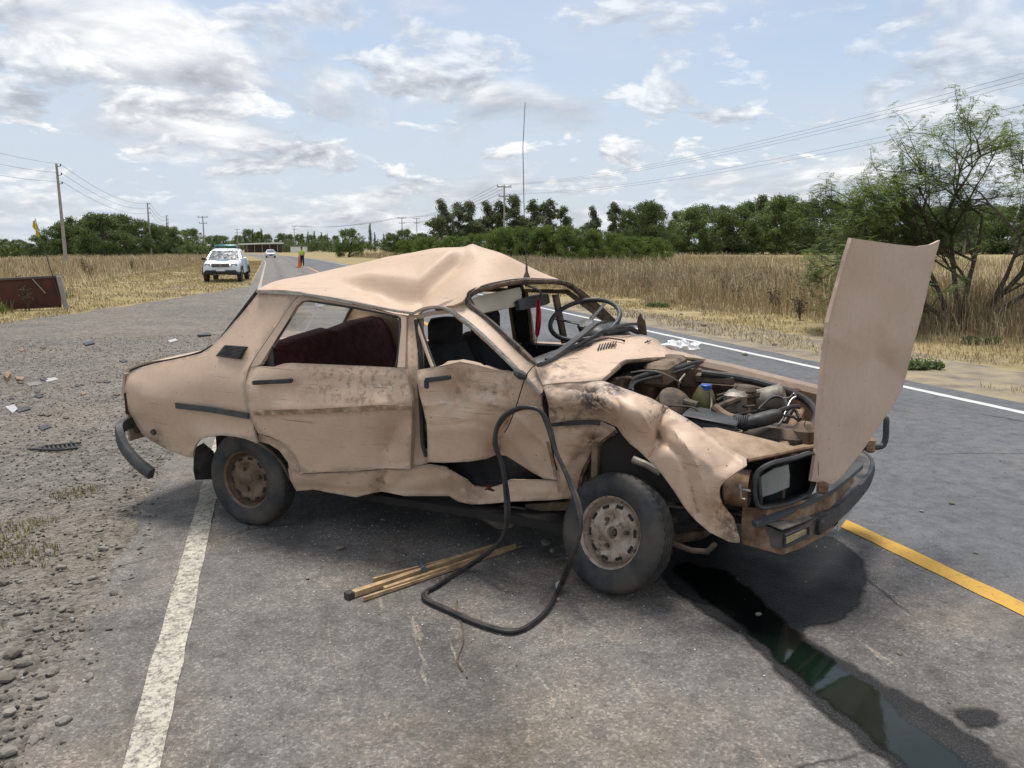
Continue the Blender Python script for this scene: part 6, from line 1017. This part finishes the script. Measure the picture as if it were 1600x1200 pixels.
skinmesh('vest', [[(0, 0, .93, .165), (0, 0, 1.15, .168), (0, 0, 1.36, .178), (0, 0, 1.45, .09)]] + [[(0, 0, 1.36, .178), (s * .20, 0, 1.40, .084), (s * .25, -.03, 1.20, .070)] for s in (-1, 1)], M_hiviz, body, op)
obj('cap', MB().loft([[op + Vector((.11 * q * math.cos(k * .5236), .115 * q * math.sin(k * .5236) - .01, z)) for k in range(12)] for z, q in ((1.70, 1.0), (1.76, .98), (1.80, .7), (1.815, .2))]), M_navy, body); obj('cap_peak', MB().box(op + Vector((0, -.15, 1.71)), (.15, .10, .014), bev=.004), M_navy, body)
# ------------------------------------------------------------------ things lying around the wreck
def G(px, py, z=.012): return gz(px, py, z)
lo = [pv(775, 695, -.02), pv(777, 669, .0), pv(796, 646, .02), pv(822, 637, .03), pv(845, 643, .03), pv(860, 669, .03), pv(869, 706, .0), pv(890, 751, -.05), pv(905, 789, -.10), pv(907, 826, -.14), pv(897, 867, -.14), G(879, 912, .05), G(856, 950, .022), G(830, 976, .02), G(807, 985, .02), G(777, 982, .02), G(740, 969, .02), G(706, 954, .02), G(676, 941, .02), G(666, 932, .02), G(669, 922, .02), G(688, 912, .02), G(732, 886, .03), pv(775, 853, -.04), pv(792, 822, -.04), pv(794, 781, -.03), pv(785, 729, -.02)]
path = [Vector(p) for p in smooth_poly([tuple(p) for p in lo], 6, True)]
gk = thing('windscreen_gasket', 'long black rubber windscreen gasket looped from the asphalt up against the front door', 'gasket', (G(780, 975, 0)))
obj('outer_strand', MB().tube(path, .0105, 8, closed=True), M_gasket, gk); obj('inner_strand', MB().tube([p - VX * .018 + ZX * .006 + UX * (.006 * math.sin(i_ * .37)) for i_, p in enumerate(path)], .0095, 8, closed=True), M_rubber, gk)
def stick(name, A, B, w0, w1, h, lab, grp=None, mat=M_wood, z=.012, tip=False):
    a, b = G(*A, z), G(*B, z); d = (b - a).normalized(); s = Vector((-d.y, d.x, 0)); n = 9; rings = []
    for k in range(n):
        t = k / (n - 1); w = w0 + (w1 - w0) * t; j = .004 * noise.noise(Vector((t * 7, A[0], 1))); p = a.lerp(b, t) + s * j; rings.append([p - s * w / 2, p + s * w / 2, p + s * w * .42 + ZX * (h * (1 - .75 * t * bool(tip))), p - s * w * .45 + ZX * (h * .94 * (1 - .75 * t * bool(tip)))])
    return tag(obj(name, MB().loft(rings), mat, sharp=20), lab, 'wood', grp)
stick('broken_wood_stick', (546, 934), (772, 858), .034, .022, .028, 'square broken wooden stick with a charred black end lying on the asphalt'); stick('wood_splinter', (568, 939), (818, 853), .012, .004, .02, 'long pale splinter of wood tapering to a point on the asphalt', None, M_wood, .012, True)
stick('wood_splinter', (600, 925), (806, 856), .022, .009, .026, 'thick amber split of wood lying along the pointed splinter', None, M_wood, .013); stick('wood_splinter', (583, 909), (735, 868), .014, .006, .02, 'thin dark edged splinter lying behind the square stick')
stick('charred_end', (541, 936), (551, 932), .039, .038, .031, 'burnt black tip of the square wooden stick', None, M_rubber)
tag(obj('rubber_stub', MB().tube([G(657, 878, .02), G(663, 890, .055)], .014, 10), plain('blue_grey_rubber', (.07, .08, .10), .6)), 'short blue grey rubber stub lying across the wooden splinters', 'rubber')
tag(obj('bent_wire', MB().tube(smooth_poly([tuple(G(*q)) for q in ((714, 938), (713, 950), (716, 962), (722, 978), (724, 995), (722, 1010), (715, 1026), (716, 1038), (722, 1049))], 4), .0038, 6), M_grime), 'thin bent wire lying on the asphalt beside the gasket loop', 'wire')
tag(obj('hanging_wire', MB().tube(smooth_poly([tuple(pv(*q)) for q in ((846, 566, .12), (838, 570, .08), (830, 576, .03), (820, 592, .02), (808, 630, .01), (796, 662, .0), (788, 676, -.01))], 4), .0028, 6), M_dark), 'thin dark wire hanging from the windscreen pillar base to the gasket', 'wire')
# red ribbon tied to the mirror
rb = []
for i in range(15):
    t_ = i / 14; w = (1.8 + 2.6 * math.sin(math.pi * min(1, t_ * 1.15)) ** .8) if t_ < .72 else 1.5 - t_; c = 840 + 1.5 * math.sin(t_ * 5); y = 467 + 77 * t_; rb.append([pv(c + w * s, y, .73 + .012 * math.sin(s * 5 + i * .6)) for s in (-1, -.6, -.2, .2, .6, 1)])
tag(obj('red_ribbon', MB().grid(rb), M_red), 'faded red cloth ribbon hanging from the rear view mirror', 'ribbon')
# white plastic sheet behind the far wing
bag = MB(); c = pv(1062, 547, 1.62); nb = 36; rings = []
for i in range(17):
    a = math.pi * (i + .3) / 16.6; rings.append([c + Vector((math.cos(q) * .13 * math.sin(a), math.sin(q) * .08 * math.sin(a), .062 * math.cos(a))) * (1 + .45 * noise.noise(Vector((math.cos(q) * 2.2, math.sin(q) * 2.2, a * 2.5))) - .5 * abs(noise.noise(Vector((math.cos(q) * 4, math.sin(q) * 4, a * 5))))) for q in (2 * math.pi * k / nb for k in range(nb))])
bag.loft(rings); tag(obj('plastic_sheet', bag, M_white, sharp=40), 'crumpled white plastic sheet resting behind the far front wing', 'plastic sheet')
M_pale = plain('pale_grey_plastic', (.40, .39, .37), .6, .2, 12)
# shards on the gravel
def shard(name, pts, z, h, mat, label, cat='debris', group=None):
    P = [G(x, y, z) for x, y in pts]; n = len(P); c = sum(P, Vector()) / n; tp = [p + Vector((0, 0, h * (.6 + .8 * abs(noise.noise(p * 9))))) for p in P]; tag(obj(name, MB().loft([P, tp]), mat, smooth=False), label, cat, group)
gp = thing('grille_fragment', 'flat black grille fragment with cross bars lying on the gravel', 'debris', G(85, 698, .004))
obj('frame', MB().tube([G(44, 701, .02), G(70, 697, .025), G(126, 692, .025), G(118, 700, .02), G(90, 704, .02)], .010, 6, closed=True), M_blackpl, gp)
for k in range(9): obj('cross_bar', MB().tube([G(62 + k * 7, 698 - k * .5, .022), G(64 + k * 7, 703 - k * .35, .02)], .008, 5), M_blackpl, gp)
obj('backing', MB().add([G(60, 699, .012), G(122, 693, .014), G(116, 700, .012), G(90, 704, .012)], [(0, 1, 2, 3)]), M_dark, gp)
shard('plastic_shard', [(8, 637), (22, 634), (28, 640), (20, 647)], .006, .02, M_pale, 'small white plastic shard lying on the gravel'); shard('plastic_shard', [(24, 640), (44, 636), (48, 640), (30, 645)], .006, .015, M_blackpl, 'curved black plastic shard beside the white one on the gravel')
shard('plastic_shard', [(6, 592), (14, 583), (18, 588), (12, 597)], .006, .07, M_rust, 'brown upright shard standing on the gravel'); shard('plastic_shard', [(24, 590), (38, 591), (36, 596), (26, 595)], .006, .03, M_rust, 'flat brown clod beside the upright shard on the gravel')
shard('plastic_shard', [(66, 593), (86, 590), (92, 593), (74, 597)], .006, .008, M_pale, 'thin pale sliver of plastic lying flat on the gravel'); shard('plastic_shard', [(40, 600), (62, 597), (66, 601), (46, 604)], .006, .012, M_alu, 'dull grey metal sliver lying on the gravel')
shard('plastic_shard', [(308, 524), (328, 521), (330, 525), (310, 527)], .006, .04, M_blackpl, 'dark plastic piece lying on the gravel beside the C pillar'); shard('plastic_shard', [(130, 537), (146, 534), (148, 538), (134, 541)], .006, .03, M_blackpl, 'dark plastic piece lying alone on the open gravel'); shard('plastic_shard', [(262, 533), (274, 530), (278, 533), (266, 536)], .006, .02, M_pale, 'white scrap lying on the gravel behind the boot lid')
shard('plastic_shard', [(60, 668), (76, 664), (80, 668), (66, 673)], .006, .012, M_blackpl, 'small black sliver lying near the grille fragment'); shard('glass_shard', [(868, 918), (876, 912), (873, 926)], .012, .03, M_bits if 'M_bits' in globals() else M_white, 'clear glass shard leaning on the gasket beside the tyre')
random.seed(21)
for k in range(26):
    x, y = random.uniform(10, 330), random.uniform(520, 660); r = random.uniform(3, 7); shard('plastic_shard', [(x - r, y), (x, y - r * .4), (x + r, y), (x, y + r * .35)], .006, .015, random.choice((M_blackpl, M_grime, M_rust)), 'small dark crash fragment scattered on the gravel behind the car', 'debris', 'dark fragments on the gravel')
# fluid that ran out of the engine
def spill(name, poly, z, mat, label, amp):
    P = smooth_poly(poly, 8, True); P = [(x + amp * noise.noise(Vector((x * .035, y * .035, 1))) + amp * .5 * noise.noise(Vector((x * .11, y * .11, 4))), y + amp * .7 * noise.noise(Vector((x * .035, y * .035, 7)))) for x, y in P]; V, F = fill2d(P, 11); mb = MB(); mb.add([gz(x, y, z) for x, y in V], F); me = obj(name, mb, mat, smooth=False)
    at = me.data.attributes.new('rim', 'FLOAT', 'POINT'); cl = P + [P[0]]; Pg = [tuple(gz(x, y, z))[:2] for x, y in cl]; at.data.foreach_set('value', [segdist(tuple(gz(x, y, z))[:2], Pg) for x, y in V])
    for p in me.data.polygons:
        if p.normal.z < 0: p.flip()
    return tag(me, label, 'spill')
def fade(m, w):
    a = m.n('ShaderNodeAttribute'); a.attribute_name = 'rim'; f = m.math('ADD', m.math('DIVIDE', a.outputs['Fac'], w), m.math('MULTIPLY', m.math('SUBTRACT', m.noise(9, 8, .75), .5), 1.6)); m.val(m.ramp(f, [(.05, 0.), (.55, 1.)]), m.b.inputs['Alpha'])
def damp_mat():
    m = Mat('oil_soaked_asphalt'); n = m.ramp(m.noise(2.4, 6, .65), [(.35, 0.), (.65, 1.)]); col = m.mix(n, (.006, .006, .007), (.017, .0165, .0165)); sp_ = m.ramp(m.noise(160, 2, .8), [(.54, 0.), (.70, .45)]); m.bump(m.math('ADD', m.noise(150, 3, .7), m.math('MULTIPLY', m.voro(80), -.7)), .45, .008); return m.set(m.mix(sp_, col, (.2, .19, .18)), m.ramp(m.noise(3, 5), [(.35, .45), (.65, .72)]), 0, .25) if fade(m, .06) is None else None
def wet_mat():
    m = Mat('green_black_fluid'); col = m.mix(m.ramp(m.noise(1.6, 5), [(.4, 0.), (.65, 1.)]), (.003, .004, .004), (.005, .012, .007)); m.bump(m.noise(16, 4, .6), .06, .004); fade(m, .06); return m.set(col, .045, 0, .5)
spill('oil_spill', [(1010, 862), (1060, 835), (1150, 820), (1260, 830), (1325, 852), (1360, 890), (1352, 940), (1320, 968), (1265, 985), (1285, 1008), (1348, 1045), (1440, 1095), (1520, 1145), (1580, 1195), (1615, 1240), (1440, 1240), (1375, 1190), (1312, 1140), (1235, 1075), (1175, 1012), (1095, 955), (1045, 920)], .013, damp_mat(), 'dark oil stain spread on the asphalt below the crushed nose', 7)
spill('fluid_stream', [(1050, 880), (1130, 890), (1205, 945), (1260, 998), (1315, 1040), (1375, 1080), (1430, 1125), (1495, 1175), (1535, 1228), (1450, 1232), (1385, 1178), (1328, 1130), (1262, 1075), (1195, 1015), (1130, 960), (1070, 915)], .016, wet_mat(), 'glossy green black fluid running down the middle of the oil stain', 6)
spill('damp_spot', [(1482, 1112), (1510, 1102), (1550, 1106), (1575, 1120), (1560, 1134), (1515, 1140), (1495, 1128)], .013, damp_mat(), 'small separate damp spot on the asphalt beside the oil stain', 3)
